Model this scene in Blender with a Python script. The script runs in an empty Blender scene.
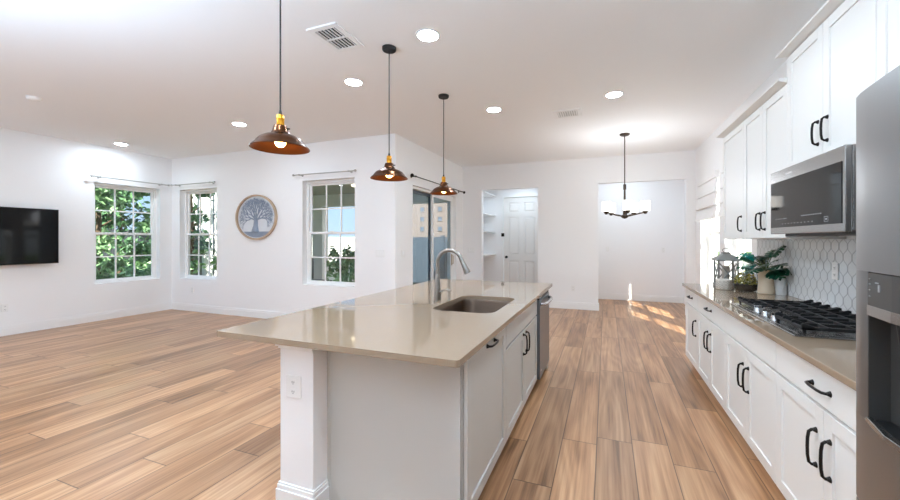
import bpy, bmesh, math, random
from mathutils import Vector, Matrix
PI = math.pi
random.seed(7)
SC = bpy.context.scene
COL = SC.collection

# ------------------------------------------------------------------ camera, world, sun, exposure
cam_d = bpy.data.cameras.new('camera')
cam = bpy.data.objects.new('camera', cam_d); COL.objects.link(cam)
cam.location = (0, 0, 1.415)
cam.rotation_euler = (PI/2, 0, math.radians(21.0566))
cam_d.sensor_width = 36.0
cam_d.lens = 36.0*379.223/900
cam_d.shift_x = -10/900
cam_d.shift_y = -10.5/900
cam_d.clip_start = 0.02
cam_d.clip_end = 300
SC.camera = cam

def lin(c):
    r = []
    for v in c[:3]:
        v /= 255.0
        r.append(v/12.92 if v <= .04045 else ((v+.055)/1.055)**2.4)
    return (r[0], r[1], r[2], 1.0)

world = bpy.data.worlds.new('world'); SC.world = world
world.use_nodes = True
wn = world.node_tree; wn.nodes.clear()
w_out = wn.nodes.new('ShaderNodeOutputWorld'); w_bg = wn.nodes.new('ShaderNodeBackground')
w_tc = wn.nodes.new('ShaderNodeTexCoord'); w_sep = wn.nodes.new('ShaderNodeSeparateXYZ')
w_rmp = wn.nodes.new('ShaderNodeValToRGB')
wn.links.new(w_tc.outputs['Generated'], w_sep.inputs[0])
wn.links.new(w_sep.outputs['Z'], w_rmp.inputs[0])
cr = w_rmp.color_ramp
cr.elements[0].position = 0.0; cr.elements[0].color = (0.50, 0.66, 0.84, 1)
cr.elements[1].position = 0.55; cr.elements[1].color = (0.16, 0.36, 0.78, 1)
e = cr.elements.new(0.15); e.color = (0.36, 0.57, 0.85, 1)
w_mr = wn.nodes.new('ShaderNodeMapRange'); w_mr.interpolation_type = 'SMOOTHSTEP'
w_mr.inputs[1].default_value = -0.35; w_mr.inputs[2].default_value = 0.15
wn.links.new(w_sep.outputs['X'], w_mr.inputs[0])
w_mx = wn.nodes.new('ShaderNodeMixRGB')
wn.links.new(w_mr.outputs[0], w_mx.inputs[0]); wn.links.new(w_rmp.outputs[0], w_mx.inputs[1])
w_mx.inputs[2].default_value = (1.55, 1.65, 1.75, 1)
wn.links.new(w_mx.outputs[0], w_bg.inputs[0])
w_bg.inputs[1].default_value = 1.15
wn.links.new(w_bg.outputs[0], w_out.inputs[0])

sun_d = bpy.data.lights.new('sun', 'SUN'); sun = bpy.data.objects.new('sun', sun_d); COL.objects.link(sun)
sun_dir = Vector((-0.60, 1.23, -1.0)).normalized()
sun.rotation_euler = sun_dir.to_track_quat('-Z', 'Y').to_euler()
sun_d.energy = 15.0; sun_d.angle = math.radians(0.5); sun_d.color = (1.0, 0.95, 0.87)

SC.view_settings.view_transform = 'Standard'
SC.view_settings.look = 'None'
SC.view_settings.gamma = 1.0
SC.view_settings.use_curve_mapping = False
SC.view_settings.exposure = 0.32
try:
    SC.cycles.use_denoising = True
    SC.cycles.max_bounces = 14
    SC.cycles.diffuse_bounces = 8
    SC.cycles.glossy_bounces = 6
    SC.cycles.transmission_bounces = 8
    SC.cycles.transparent_max_bounces = 24
    SC.cycles.sample_clamp_indirect = 6.0
    SC.cycles.caustics_reflective = False
    SC.cycles.caustics_refractive = False
except Exception:
    pass

DOWN_W = 10.5          # each recessed lamp, in watts
DOWN_C = (0.79, 0.94, 1.09)

# ------------------------------------------------------------------ materials
def N(nt, typ, **kw):
    n = nt.nodes.new('ShaderNode'+typ)
    for k, v in kw.items():
        setattr(n, k, v)
    return n

def mat(name, rgb, rough=.5, metal=0.0, spec=.5, bump=0, bscale=80, var=0, vscale=6, emit=None, es=0, coat=0):
    m = bpy.data.materials.new(name); m.use_nodes = True
    nt = m.node_tree; b = nt.nodes['Principled BSDF']
    b.inputs['Base Color'].default_value = lin(rgb)
    b.inputs['Roughness'].default_value = rough
    b.inputs['Metallic'].default_value = metal
    b.inputs['Specular IOR Level'].default_value = spec
    if coat:
        b.inputs['Coat Weight'].default_value = coat; b.inputs['Coat Roughness'].default_value = .05
    if emit:
        b.inputs['Emission Color'].default_value = (*emit, 1); b.inputs['Emission Strength'].default_value = es
    tc = N(nt, 'TexCoord')
    if var:
        nz = N(nt, 'TexNoise'); nz.inputs['Scale'].default_value = vscale; nz.inputs['Detail'].default_value = 4
        nt.links.new(tc.outputs['Object'], nz.inputs['Vector'])
        mx = N(nt, 'MixRGB', blend_type='MIX')
        c = lin(rgb)
        mx.inputs[1].default_value = (*[v*(1-var) for v in c[:3]], 1)
        mx.inputs[2].default_value = (*[min(1, v*(1+var)) for v in c[:3]], 1)
        nt.links.new(nz.outputs['Fac'], mx.inputs[0])
        nt.links.new(mx.outputs[0], b.inputs['Base Color'])
    if bump:
        nz = N(nt, 'TexNoise'); nz.inputs['Scale'].default_value = bscale; nz.inputs['Detail'].default_value = 3
        nt.links.new(tc.outputs['Object'], nz.inputs['Vector'])
        bp = N(nt, 'Bump'); bp.inputs['Strength'].default_value = bump; bp.inputs['Distance'].default_value = .01
        nt.links.new(nz.outputs['Fac'], bp.inputs['Height'])
        nt.links.new(bp.outputs[0], b.inputs['Normal'])
    return m

def math_n(nt, op, a, b=None, c=None):
    n = N(nt, 'Math', operation=op)
    for i, v in enumerate((a, b, c)):
        if v is None: continue
        if isinstance(v, (int, float)): n.inputs[i].default_value = v
        else: nt.links.new(v, n.inputs[i])
    return n.outputs[0]

def floor_material():
    m = bpy.data.materials.new('plank_floor'); m.use_nodes = True
    nt = m.node_tree; b = nt.nodes['Principled BSDF']; L = nt.links.new
    tc = N(nt, 'TexCoord'); sp = N(nt, 'SeparateXYZ'); L(tc.outputs['Object'], sp.inputs[0])
    X, Y = sp.outputs[0], sp.outputs[1]
    rf = math_n(nt, 'DIVIDE', math_n(nt, 'ADD', X, .06), .228)
    row = math_n(nt, 'FLOOR', rf); fx = math_n(nt, 'FRACT', rf)
    w1 = N(nt, 'TexWhiteNoise', noise_dimensions='1D'); L(row, w1.inputs['W'])
    cf = math_n(nt, 'ADD', math_n(nt, 'DIVIDE', Y, 1.5), math_n(nt, 'MULTIPLY', w1.outputs['Value'], 7.0))
    col = math_n(nt, 'FLOOR', cf); fy = math_n(nt, 'FRACT', cf)
    cv = N(nt, 'CombineXYZ'); L(row, cv.inputs[0]); L(col, cv.inputs[1])
    w2 = N(nt, 'TexWhiteNoise', noise_dimensions='2D'); L(cv.outputs[0], w2.inputs['Vector'])
    rs = N(nt, 'SeparateXYZ'); L(w2.outputs['Color'], rs.inputs[0])
    def coords(sx, sy, k):
        c = N(nt, 'CombineXYZ')
        L(math_n(nt, 'ADD', math_n(nt, 'MULTIPLY', X, sx), math_n(nt, 'MULTIPLY', rs.outputs[0], 37*k)), c.inputs[0])
        L(math_n(nt, 'ADD', math_n(nt, 'MULTIPLY', Y, sy), math_n(nt, 'MULTIPLY', rs.outputs[1], 53*k)), c.inputs[1])
        L(math_n(nt, 'MULTIPLY', rs.outputs[2], 29*k), c.inputs[2])
        return c.outputs[0]
    def noise(v, det=4, dist=0, rough=.55):
        n = N(nt, 'TexNoise'); L(v, n.inputs['Vector']); n.inputs['Scale'].default_value = 1
        n.inputs['Detail'].default_value = det; n.inputs['Distortion'].default_value = dist; n.inputs['Roughness'].default_value = rough
        return n.outputs['Fac']
    streak = noise(coords(20, .8, 1), 5, .5)           # long streaks
    fine = noise(coords(70, 1.6, 2), 4)                  # fine fibres
    broad = noise(coords(4.5, .8, 3), 2, .4)
    # cathedral figure: contour lines of a stretched noise
    cath = math_n(nt, 'SINE', math_n(nt, 'MULTIPLY', noise(coords(3.6, .42, 4), 1, .3), 62.0))
    cath = math_n(nt, 'MULTIPLY', math_n(nt, 'ADD', cath, 1.0), .5)
    v = math_n(nt, 'ADD', math_n(nt, 'MULTIPLY', streak, .46), math_n(nt, 'MULTIPLY', fine, .30))
    v = math_n(nt, 'ADD', v, math_n(nt, 'MULTIPLY', broad, .24))
    v = math_n(nt, 'ADD', v, math_n(nt, 'MULTIPLY', math_n(nt, 'SUBTRACT', cath, .5), .06))
    v = math_n(nt, 'ADD', v, math_n(nt, 'MULTIPLY', math_n(nt, 'SUBTRACT', rs.outputs[2], .5), .12))
    rp = N(nt, 'ValToRGB'); L(v, rp.inputs[0]); r = rp.color_ramp
    r.elements[0].position = .30; r.elements[0].color = lin((104, 72, 47))
    r.elements[1].position = .72; r.elements[1].color = lin((210, 171, 133))
    for p, c in ((.42, (156, 113, 79)), (.52, (180, 136, 99)), (.60, (195, 153, 115))):
        q = r.elements.new(p); q.color = lin(c)
    tone = math_n(nt, 'ADD', .80, math_n(nt, 'MULTIPLY', rs.outputs[0], .32))
    mx = N(nt, 'MixRGB', blend_type='MULTIPLY'); mx.inputs[0].default_value = 1
    L(rp.outputs[0], mx.inputs[1])
    cc = N(nt, 'CombineXYZ'); L(tone, cc.inputs[0]); L(tone, cc.inputs[1]); L(tone, cc.inputs[2]); L(cc.outputs[0], mx.inputs[2])
    dx = math_n(nt, 'MULTIPLY', math_n(nt, 'MINIMUM', fx, math_n(nt, 'SUBTRACT', 1, fx)), .228)
    dy = math_n(nt, 'MULTIPLY', math_n(nt, 'MINIMUM', fy, math_n(nt, 'SUBTRACT', 1, fy)), 1.5)
    d = math_n(nt, 'MINIMUM', dx, dy)
    sm = N(nt, 'MapRange'); L(d, sm.inputs[0]); sm.inputs[1].default_value = .0014; sm.inputs[2].default_value = .0046
    sm.inputs[3].default_value = .30; sm.inputs[4].default_value = 1
    mx2 = N(nt, 'MixRGB', blend_type='MULTIPLY'); mx2.inputs[0].default_value = 1
    c2 = N(nt, 'CombineXYZ')
    for i in range(3): L(sm.outputs[0], c2.inputs[i])
    L(mx.outputs[0], mx2.inputs[1]); L(c2.outputs[0], mx2.inputs[2])
    L(mx2.outputs[0], b.inputs['Base Color']); b.inputs['Specular IOR Level'].default_value = .6
    L(math_n(nt, 'ADD', .26, math_n(nt, 'MULTIPLY', fine, .14)), b.inputs['Roughness'])
    bp = N(nt, 'Bump'); bp.inputs['Strength'].default_value = .15; bp.inputs['Distance'].default_value = .003
    L(math_n(nt, 'ADD', sm.outputs[0], math_n(nt, 'MULTIPLY', v, .5)), bp.inputs['Height'])
    L(bp.outputs[0], b.inputs['Normal'])
    return m

def tile_material():
    """white glazed arabesque tile, wavy grey grout lines, on a wall running along Y"""
    m = bpy.data.materials.new('arabesque_tile'); m.use_nodes = True
    nt = m.node_tree; b = nt.nodes['Principled BSDF']; L = nt.links.new
    tc = N(nt, 'TexCoord'); sp = N(nt, 'SeparateXYZ'); L(tc.outputs['Object'], sp.inputs[0])
    Yc, Zc = sp.outputs[1], sp.outputs[2]
    w, h, A = .050, .150, .0250
    tz = math_n(nt, 'MULTIPLY', Zc, 2*PI/h)
    wob = math_n(nt, 'MULTIPLY', math_n(nt, 'SUBTRACT', math_n(nt, 'COSINE', tz), math_n(nt, 'MULTIPLY', math_n(nt, 'COSINE', math_n(nt, 'MULTIPLY', tz, 3)), .17)), A)
    def fam(shift, sgn):
        t = math_n(nt, 'ADD', Yc, math_n(nt, 'MULTIPLY', wob, sgn))
        t = math_n(nt, 'FRACT', math_n(nt, 'DIVIDE', math_n(nt, 'ADD', t, shift+50*w), 2*w))
        return math_n(nt, 'MULTIPLY', math_n(nt, 'ABSOLUTE', math_n(nt, 'SUBTRACT', t, .5)), 2*w)
    d = math_n(nt, 'MINIMUM', fam(0, 1), fam(w, -1))
    sl = math_n(nt, 'MULTIPLY', math_n(nt, 'SINE', math_n(nt, 'MULTIPLY', Zc, 2*PI/h)), A*2*PI/h)
    nrm = math_n(nt, 'SQRT', math_n(nt, 'ADD', 1, math_n(nt, 'MULTIPLY', sl, sl)))
    d = math_n(nt, 'DIVIDE', d, nrm)
    mr = N(nt, 'MapRange'); L(d, mr.inputs[0]); mr.inputs[1].default_value = .0014; mr.inputs[2].default_value = .0030
    mx = N(nt, 'MixRGB'); L(mr.outputs[0], mx.inputs[0])
    mx.inputs[1].default_value = lin((140, 145, 150)); mx.inputs[2].default_value = lin((232, 236, 238))
    L(mx.outputs[0], b.inputs['Base Color'])
    rr = N(nt, 'MapRange'); L(mr.outputs[0], rr.inputs[0]); rr.inputs[3].default_value = .6; rr.inputs[4].default_value = .12
    L(rr.outputs[0], b.inputs['Roughness'])
    hm = N(nt, 'MapRange'); L(d, hm.inputs[0]); hm.inputs[1].default_value = 0; hm.inputs[2].default_value = .006
    bp = N(nt, 'Bump'); bp.inputs['Strength'].default_value = .5; bp.inputs['Distance'].default_value = .002
    L(hm.outputs[0], bp.inputs['Height']); L(bp.outputs[0], b.inputs['Normal'])
    return m

def glass_material(name, tint=(1, 1, 1), refl=.55):
    """thin clear pane: see-through with a Schlick mirror term"""
    m = bpy.data.materials.new(name); m.use_nodes = True
    nt = m.node_tree; nt.nodes.clear(); L = nt.links.new
    o = N(nt, 'OutputMaterial'); t = N(nt, 'BsdfTransparent'); g = N(nt, 'BsdfGlossy'); x = N(nt, 'MixShader'); f = N(nt, 'LayerWeight')
    t.inputs[0].default_value = (*tint, 1); g.inputs['Roughness'].default_value = .0
    f.inputs['Blend'].default_value = .5
    sch = math_n(nt, 'ADD', .04, math_n(nt, 'MULTIPLY', math_n(nt, 'POWER', f.outputs['Facing'], 5.0), .96))
    L(math_n(nt, 'MULTIPLY', sch, refl), x.inputs[0])
    L(t.outputs[0], x.inputs[1]); L(g.outputs[0], x.inputs[2]); L(x.outputs[0], o.inputs[0])
    return m

def leaf_material(name, dark, light, rough=.45):
    m = bpy.data.materials.new(name); m.use_nodes = True
    nt = m.node_tree; b = nt.nodes['Principled BSDF']; L = nt.links.new
    gi = N(nt, 'NewGeometry'); mx = N(nt, 'MixRGB')
    mx.inputs[1].default_value = lin(dark); mx.inputs[2].default_value = lin(light)
    L(gi.outputs['Random Per Island'], mx.inputs[0]); L(mx.outputs[0], b.inputs['Base Color'])
    b.inputs['Roughness'].default_value = rough
    return m

def brushed_material(name, rgb, rough, axis='Z', amt=.06):
    m = bpy.data.materials.new(name); m.use_nodes = True
    nt = m.node_tree; b = nt.nodes['Principled BSDF']; L = nt.links.new
    b.inputs['Metallic'].default_value = 1; b.inputs['Base Color'].default_value = lin(rgb)
    tc = N(nt, 'TexCoord'); mp = N(nt, 'Mapping'); L(tc.outputs['Object'], mp.inputs[0])
    s = {'X': (2, 160, 160), 'Y': (160, 2, 160), 'Z': (160, 160, 2)}[axis]
    mp.inputs['Scale'].default_value = s
    nz = N(nt, 'TexNoise'); nz.inputs['Scale'].default_value = 3; L(mp.outputs[0], nz.inputs['Vector'])
    L(math_n(nt, 'ADD', rough-amt/2, math_n(nt, 'MULTIPLY', nz.outputs['Fac'], amt)), b.inputs['Roughness'])
    return m

def emit_material(name, rgb, s):
    m = bpy.data.materials.new(name); m.use_nodes = True
    nt = m.node_tree; nt.nodes.clear()
    o = N(nt, 'OutputMaterial'); e = N(nt, 'Emission'); e.inputs[0].default_value = (*rgb, 1); e.inputs[1].default_value = s
    nt.links.new(e.outputs[0], o.inputs[0]); return m

M = dict(
    wall=mat('wall_paint', (245, 245, 245), .75, bump=.06, bscale=140),
    ceil=mat('ceiling_paint', (246, 246, 246), .85, bump=.10, bscale=90),
    trimw=mat('trim_paint', (243, 243, 242), .4),
    floor=floor_material(),
    cab=mat('cabinet_paint', (236, 235, 231), .36),
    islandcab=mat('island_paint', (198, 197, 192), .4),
    quartz=mat('polished_quartz', (150, 130, 109), .05, var=.04, vscale=90),
    black=mat('oil_rubbed_bronze', (34, 29, 26), .38, metal=.7),
    steel=brushed_material('brushed_steel', (176, 176, 176), .26, 'Y'),
    steelz=brushed_material('fridge_steel', (158, 160, 162), .34, 'Z'),
    dwsteel=brushed_material('dishwasher_steel', (120, 127, 137), .3, 'Y'),
    sinksteel=brushed_material('sink_steel', (124, 108, 95), .3, 'X'),
    nickel=mat('brushed_nickel', (150, 146, 140), .3, metal=1), rodm=mat('satin_nickel_rod', (186, 184, 180), .35, metal=.8),
    blackglass=mat('black_glass', (24, 25, 26), .05, spec=.28),
    tvglass=mat('screen_glass', (7, 8, 10), .06, spec=.2),
    blackplastic=mat('black_plastic', (18, 18, 19), .4),
    iron=mat('cast_iron', (24, 24, 25), .5),
    darkgrey=mat('dark_grey_plastic', (62, 60, 57), .45),
    bronze=mat('copper_bronze', (92, 60, 40), .26, metal=1, var=.35, vscale=14),
    bronzein=mat('aged_copper_inside', (120, 72, 38), .42, metal=.9),
    brass=mat('brass', (214, 150, 46), .3, metal=.85),
    cordm=mat('black_cord', (22, 21, 20), .6),
    chandm=mat('dark_bronze', (66, 54, 44), .4, metal=.7),
    plate=mat('outlet_plastic', (240, 240, 238), .35),
    slot=mat('outlet_slot', (60, 60, 60), .6),
    tile=tile_material(),
    glass=glass_material('window_glass', (.97, .985, .98)),
    blueglass=glass_material('door_glass', (.78, .87, .93), 1.2),
    jarglass=glass_material('jar_glass', (.90, .93, .92), 1.6),
    vinyl=mat('white_vinyl', (244, 244, 243), .35),
    greyalu=mat('grey_aluminium', (92, 100, 108), .4, metal=.4),
    ventgrey=mat('vent_shadow', (20, 20, 21), .9),
    shadecloth=mat('shade_cloth', (246, 246, 246), .9, bump=.2, bscale=200),
    artback=mat('art_blue_grey', (218, 222, 226), .7, var=.06, vscale=9),
    arttree=mat('art_tree_blue', (146, 157, 174), .7, var=.15, vscale=20),
    artwood=mat('art_wood_rim', (190, 166, 140), .6, var=.2, vscale=12),
    lens=emit_material('lamp_lens', DOWN_C, 1.0),
    bulb=emit_material('warm_bulb', (1.0, .50, .14), 55),
    milk=mat('milk_glass', (250, 248, 242), .3, emit=(1, .95, .87), es=1.5),
    lantern=mat('weathered_grey_wood', (138, 138, 134), .7, var=.2, vscale=25),
    candle=mat('candle_wax', (180, 172, 160), .6),
    ceramic=mat('patterned_ceramic', (218, 212, 202), .4),
    carve=mat('carved_line', (158, 150, 140), .6),
    vasem=mat('cream_vase', (226, 208, 182), .45),
    jugm=mat('white_jug', (226, 230, 232), .3),
    soil=mat('potting_soil', (50, 38, 28), .9),
    moss=leaf_material('yellow_green_leaf', (92, 92, 26), (206, 184, 58)),
    mons=leaf_material('monstera_leaf', (6, 38, 30), (22, 84, 58), .3),
    teal=leaf_material('teal_leaf', (0, 92, 84), (22, 130, 118), .3),
    stem=mat('plant_stem', (70, 84, 40), .6),
    bark=mat('tree_bark', (92, 76, 60), .9, var=.25, vscale=12),
    treeleaf=leaf_material('tree_leaf', (74, 112, 72), (150, 186, 136)),
    darkleaf=leaf_material('dark_tree_leaf', (44, 80, 52), (104, 146, 100)),
    grass=mat('lawn', (98, 120, 62), .9, var=.3, vscale=3),
    pave=mat('patio_concrete', (186, 182, 174), .8, var=.06, vscale=4),
    stucco=mat('white_stucco', (226, 226, 222), .85, bump=.2, bscale=60),
    beige=mat('beige_stucco', (132, 112, 100), .85, bump=.2, bscale=60),
    fence=mat('pale_vinyl_fence', (68, 74, 80), .6),
    porch=mat('porch_ceiling_paint', (168, 172, 160), .8),
    orange=mat('orange_flower', (224, 132, 40), .6),
    rooft=mat('roof_shingle', (96, 88, 84), .9),
    houseglass=mat('house_window_glass', (92, 104, 116), .1),
    white=mat('printed_white', (150, 152, 154), .5),
    logo=mat('etched_logo', (226, 226, 226), .3, metal=.6),
    doorp=mat('interior_door_paint', (236, 234, 230), .45),
)

# ------------------------------------------------------------------ mesh building
class B:
    def __init__(s): s.bm = bmesh.new()
    def box(s, x0, x1, y0, y1, z0, z1):
        x0, x1 = sorted((x0, x1)); y0, y1 = sorted((y0, y1)); z0, z1 = sorted((z0, z1))
        v = [s.bm.verts.new(p) for p in ((x0,y0,z0),(x1,y0,z0),(x1,y1,z0),(x0,y1,z0),(x0,y0,z1),(x1,y0,z1),(x1,y1,z1),(x0,y1,z1))]
        for f in ((3,2,1,0),(4,5,6,7),(0,1,5,4),(1,2,6,5),(2,3,7,6),(3,0,4,7)):
            s.bm.faces.new([v[i] for i in f])
        return s
    def frame(s, axis, p0, p1, a0, a1, b0, b1, t, tb=None):
        """rectangular ring in the plane across `axis`"""
        tb = t if tb is None else tb
        for (u0, u1, w0, w1) in ((a0, a0+t, b0, b1), (a1-t, a1, b0, b1), (a0+t, a1-t, b0, b0+tb), (a0+t, a1-t, b1-tb, b1)):
            if axis == 'x': s.box(p0, p1, u0, u1, w0, w1)
            elif axis == 'y': s.box(u0, u1, p0, p1, w0, w1)
            else: s.box(u0, u1, w0, w1, p0, p1)
        return s
    def ring(s, c, ax, r, n):
        ax = Vector(ax).normalized(); t = Vector((0,0,1)) if abs(ax.z) < .9 else Vector((1,0,0))
        u = ax.cross(t).normalized(); w = ax.cross(u)
        return [s.bm.verts.new(Vector(c)+(u*math.cos(2*PI*i/n)+w*math.sin(2*PI*i/n))*r) for i in range(n)]
    def loft(s, rings, cap=True, closed=False):
        n = len(rings[0])
        pr = list(zip(rings, rings[1:])) + ([(rings[-1], rings[0])] if closed else [])
        for a, b in pr:
            for i in range(n):
                j = (i+1) % n
                try: s.bm.faces.new((a[i], b[i], b[j], a[j]))
                except ValueError: pass
        if cap and not closed:
            s.bm.faces.new(rings[0]); s.bm.faces.new(rings[-1][::-1])
        return s
    def cyl(s, p0, p1, r0, r1=None, n=20):
        r1 = r0 if r1 is None else r1
        d = Vector(p1)-Vector(p0)
        return s.loft([s.ring(p0, d, r0, n), s.ring(p1, d, r1, n)])
    def tube(s, pts, r, n=10):
        P = [Vector(p) for p in pts]; R = r if isinstance(r, (list, tuple)) else [r]*len(P)
        rs = []
        prev = None
        for i, p in enumerate(P):
            d = (P[min(i+1, len(P)-1)]-P[max(i-1, 0)]).normalized()
            if prev is None:
                t = Vector((0,0,1)) if abs(d.z) < .9 else Vector((1,0,0))
                u = d.cross(t).normalized()
            else:
                u = (prev-d*prev.dot(d)).normalized()
            prev = u; w = d.cross(u)
            rs.append([s.bm.verts.new(p+(u*math.cos(2*PI*k/n)+w*math.sin(2*PI*k/n))*R[i]) for k in range(n)])
        return s.loft(rs)
    def lathe(s, prof, c=(0,0,0), n=40, cap=False):
        cx, cy, cz = c; rs = []
        for r, z in prof:
            rs.append([s.bm.verts.new((cx+r*math.cos(2*PI*i/n), cy+r*math.sin(2*PI*i/n), cz+z)) for i in range(n)])
        return s.loft(rs, cap=cap)
    def ball(s, c, r, sc=(1,1,1), u=16, v=10):
        bmesh.ops.create_uvsphere(s.bm, u_segments=u, v_segments=v, radius=1,
            matrix=Matrix.Translation(c) @ Matrix.Diagonal((r*sc[0], r*sc[1], r*sc[2], 1)))
        return s
    def prism(s, poly, axis, a, b):
        """poly in the plane across axis (the other two coordinates in order)"""
        def P(p, t):
            return {'x': (t, p[0], p[1]), 'y': (p[0], t, p[1]), 'z': (p[0], p[1], t)}[axis]
        A = [s.bm.verts.new(P(p, a)) for p in poly]; Bv = [s.bm.verts.new(P(p, b)) for p in poly]
        n = len(poly)
        s.bm.faces.new(A); s.bm.faces.new(Bv[::-1])
        for i in range(n):
            j = (i+1) % n; s.bm.faces.new((A[i], Bv[i], Bv[j], A[j]))
        return s
    def leaf(s, c, size, rng, flat=.0):
        n = Vector((rng.gauss(0,1), rng.gauss(0,1), rng.gauss(0,1)+flat)).normalized()
        t = n.orthogonal().normalized(); t.rotate(Matrix.Rotation(rng.random()*6.28, 3, n)); w = n.cross(t)
        c = Vector(c); a, b_ = size, size*.45
        vs = [s.bm.verts.new(p) for p in (c-t*a, c-t*a*.1+w*b_+n*.1*a, c+t*a, c-t*a*.1-w*b_+n*.1*a)]
        s.bm.faces.new(vs); return s

ORG = {}
def mk(name, b, m, parent=None, bevel=0, smooth=False, loc=None, seg=2):
    """link the builder's shape as ONE mesh object; coordinates are in the place's frame"""
    me = bpy.data.meshes.new(name)
    bmesh.ops.recalc_face_normals(b.bm, faces=b.bm.faces)
    o_ = Vector((0,0,0))
    if parent is not None: o_ = ORG[parent.name]
    elif loc is not None: o_ = Vector(loc)
    bmesh.ops.translate(b.bm, verts=b.bm.verts, vec=-o_)
    b.bm.to_mesh(me); b.bm.free()
    for mm in (m if isinstance(m, list) else [m]): me.materials.append(mm)
    ob = bpy.data.objects.new(name, me); COL.objects.link(ob)
    if parent is not None: ob.parent = parent
    elif loc is not None: ob.location = loc
    ORG[ob.name] = o_
    if smooth:
        for p in me.polygons: p.use_smooth = True
        me.set_sharp_from_angle(angle=math.radians(38))
    if bevel:
        md = ob.modifiers.new('bevel', 'BEVEL'); md.width = bevel; md.segments = seg; md.limit_method = 'ANGLE'; md.harden_normals = False
    return ob

def thing(name, label, cat, loc=(0,0,0), group=None):
    o = bpy.data.objects.new(name, None); COL.objects.link(o); o.empty_display_size = .05
    o.location = loc; ORG[o.name] = Vector(loc)
    return tag(o, label, cat, group)
def tag(o, label, cat, group=None, kind=None):
    o['label'] = label; o['category'] = cat
    if group: o['group'] = group
    if kind: o['kind'] = kind
    return o
def struct(name, b, m, parent=None, bevel=0, label=None, cat=None, **k):
    o = mk(name, b, m, parent, bevel, **k)
    if parent is None:
        o['kind'] = 'structure'
        if label: o['label'] = label
        o['category'] = cat or name.split('_')[0]
    return o
def dup(root, loc, label=None, group=None):
    r = root.copy(); COL.objects.link(r); r.location = loc; ORG[r.name] = Vector(loc)
    if label: r['label'] = label
    if group: r['group'] = group
    for ch in list(root.children):
        c = ch.copy(); COL.objects.link(c); c.parent = r
        for g in list(ch.children):
            d = g.copy(); COL.objects.link(d); d.parent = c
    return r

# ------------------------------------------------------------------ the setting
CEIL = 3.05
XL, XP, XR = -8.25, -3.03, 1.53          # TV wall, patio-door wall, kitchen wall (room faces)
YR, YB, YN, YK = 5.095, 8.03, 9.65, -2.8 # living rear wall, far wall, nook back wall, wall behind the camera
T = .20

struct('floor', B().box(XL-.1, XR+.2, YK-.1, YN+.1, -.12, 0), M['floor'], label='warm brown wood plank floor through the whole room', cat='floor')
struct('ceiling', B().box(XL-.2, XP-.2, YK-.2, YR+.2, CEIL, CEIL+.25).box(XP-.2, XR+.3, YK-.2, YN+.2, CEIL, CEIL+.25), M['ceil'], label='white flat ceiling with recessed lights', cat='ceiling')

def wall(name, axis, p0, p1, a0, a1, holes, label, z1=CEIL, m='wall', z0=0):
    """a wall with rectangular holes; pieces around the holes in one mesh"""
    b = B()
    ys = sorted({a0, a1, *[h[0] for h in holes], *[h[1] for h in holes]})
    zs = sorted({z0, z1, *[h[2] for h in holes], *[h[3] for h in holes]})
    for i in range(len(ys)-1):
        run = None
        for j in range(len(zs)-1):
            cy, cz = (ys[i]+ys[i+1])/2, (zs[j]+zs[j+1])/2
            if any(h[0] < cy < h[1] and h[2] < cz < h[3] for h in holes):
                continue
            if axis == 'x': b.box(p0, p1, ys[i], ys[i+1], zs[j], zs[j+1])
            else: b.box(ys[i], ys[i+1], p0, p1, zs[j], zs[j+1])
    bmesh.ops.remove_doubles(b.bm, verts=b.bm.verts, dist=1e-5)
    return struct(name, b, M[m], label=label, cat='wall')

W1 = (3.845, 4.875, .63, 2.41)
W2 = (-8.005, -6.945, .62, 2.41)
W3 = (-4.855, -3.78, .63, 2.42)
W4 = (6.46, 7.62, .64, 2.40)
W5 = (5.17, 6.20, .64, 2.40)
SD = (5.66, 7.62, 0.0, 2.335)
OP = (-2.575, -1.338, 0, 2.515)
NK = (-.145, 1.385, 0, 2.535)
wall('wall_left', 'x', XL-T, XL, YK, YR, [W1], 'white wall on the left carrying the television')
wall('wall_rear', 'y', YR, YR+T, XL-T, XP-.0, [W2, W3], 'white rear wall of the living area with round wall art')
wall('wall_patio', 'x', XP-T, XP, YR+T, YB, [SD], 'white wall with the sliding patio door')
wall('wall_far', 'y', YB, YB+.12, XP-.35, XR, [OP, NK], 'white far wall with the two openings')
wall('wall_right', 'x', XR, XR+T, YK, YB+.12, [W4, W5], 'white kitchen wall on the right')
wall('wall_behind', 'y', YK-T, YK, XL-T, XR+T, [], 'white wall behind the viewpoint')
# nook and hall shells
wall('wall_nook', 'y', YN, YN+.12, -.9, 1.75, [], 'white back wall of the dining nook', z1=CEIL)
wall('wall_nook_right', 'x', 1.62, 1.74, YB+.12, YN, [], 'white right wall of the dining nook')
wall('wall_nook_left', 'x', -.95, -.83, YB+.12, YN, [], 'white left wall of the dining nook')
wall('wall_hall_left', 'x', -3.08, -2.96, YB+.12, 9.4, [], 'white left wall of the pantry hall', z1=2.78)
D2 = (-2.41, -1.49, 0, 2.475)
wall('wall_hall_back', 'y', 9.30, 9.42, -2.96, -1.0, [D2], 'white back wall of the pantry hall', z1=2.78)
wall('wall_hall_right', 'x', -1.12, -1.0, YB+.12, 9.30, [], 'white right wall of the pantry hall', z1=2.78)
struct('ceiling_hall', B().box(-3.1, -1.0, YB+.12, 9.45, 2.78, 2.86), M['ceil'], label='white lower ceiling of the pantry hall', cat='ceiling')

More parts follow.
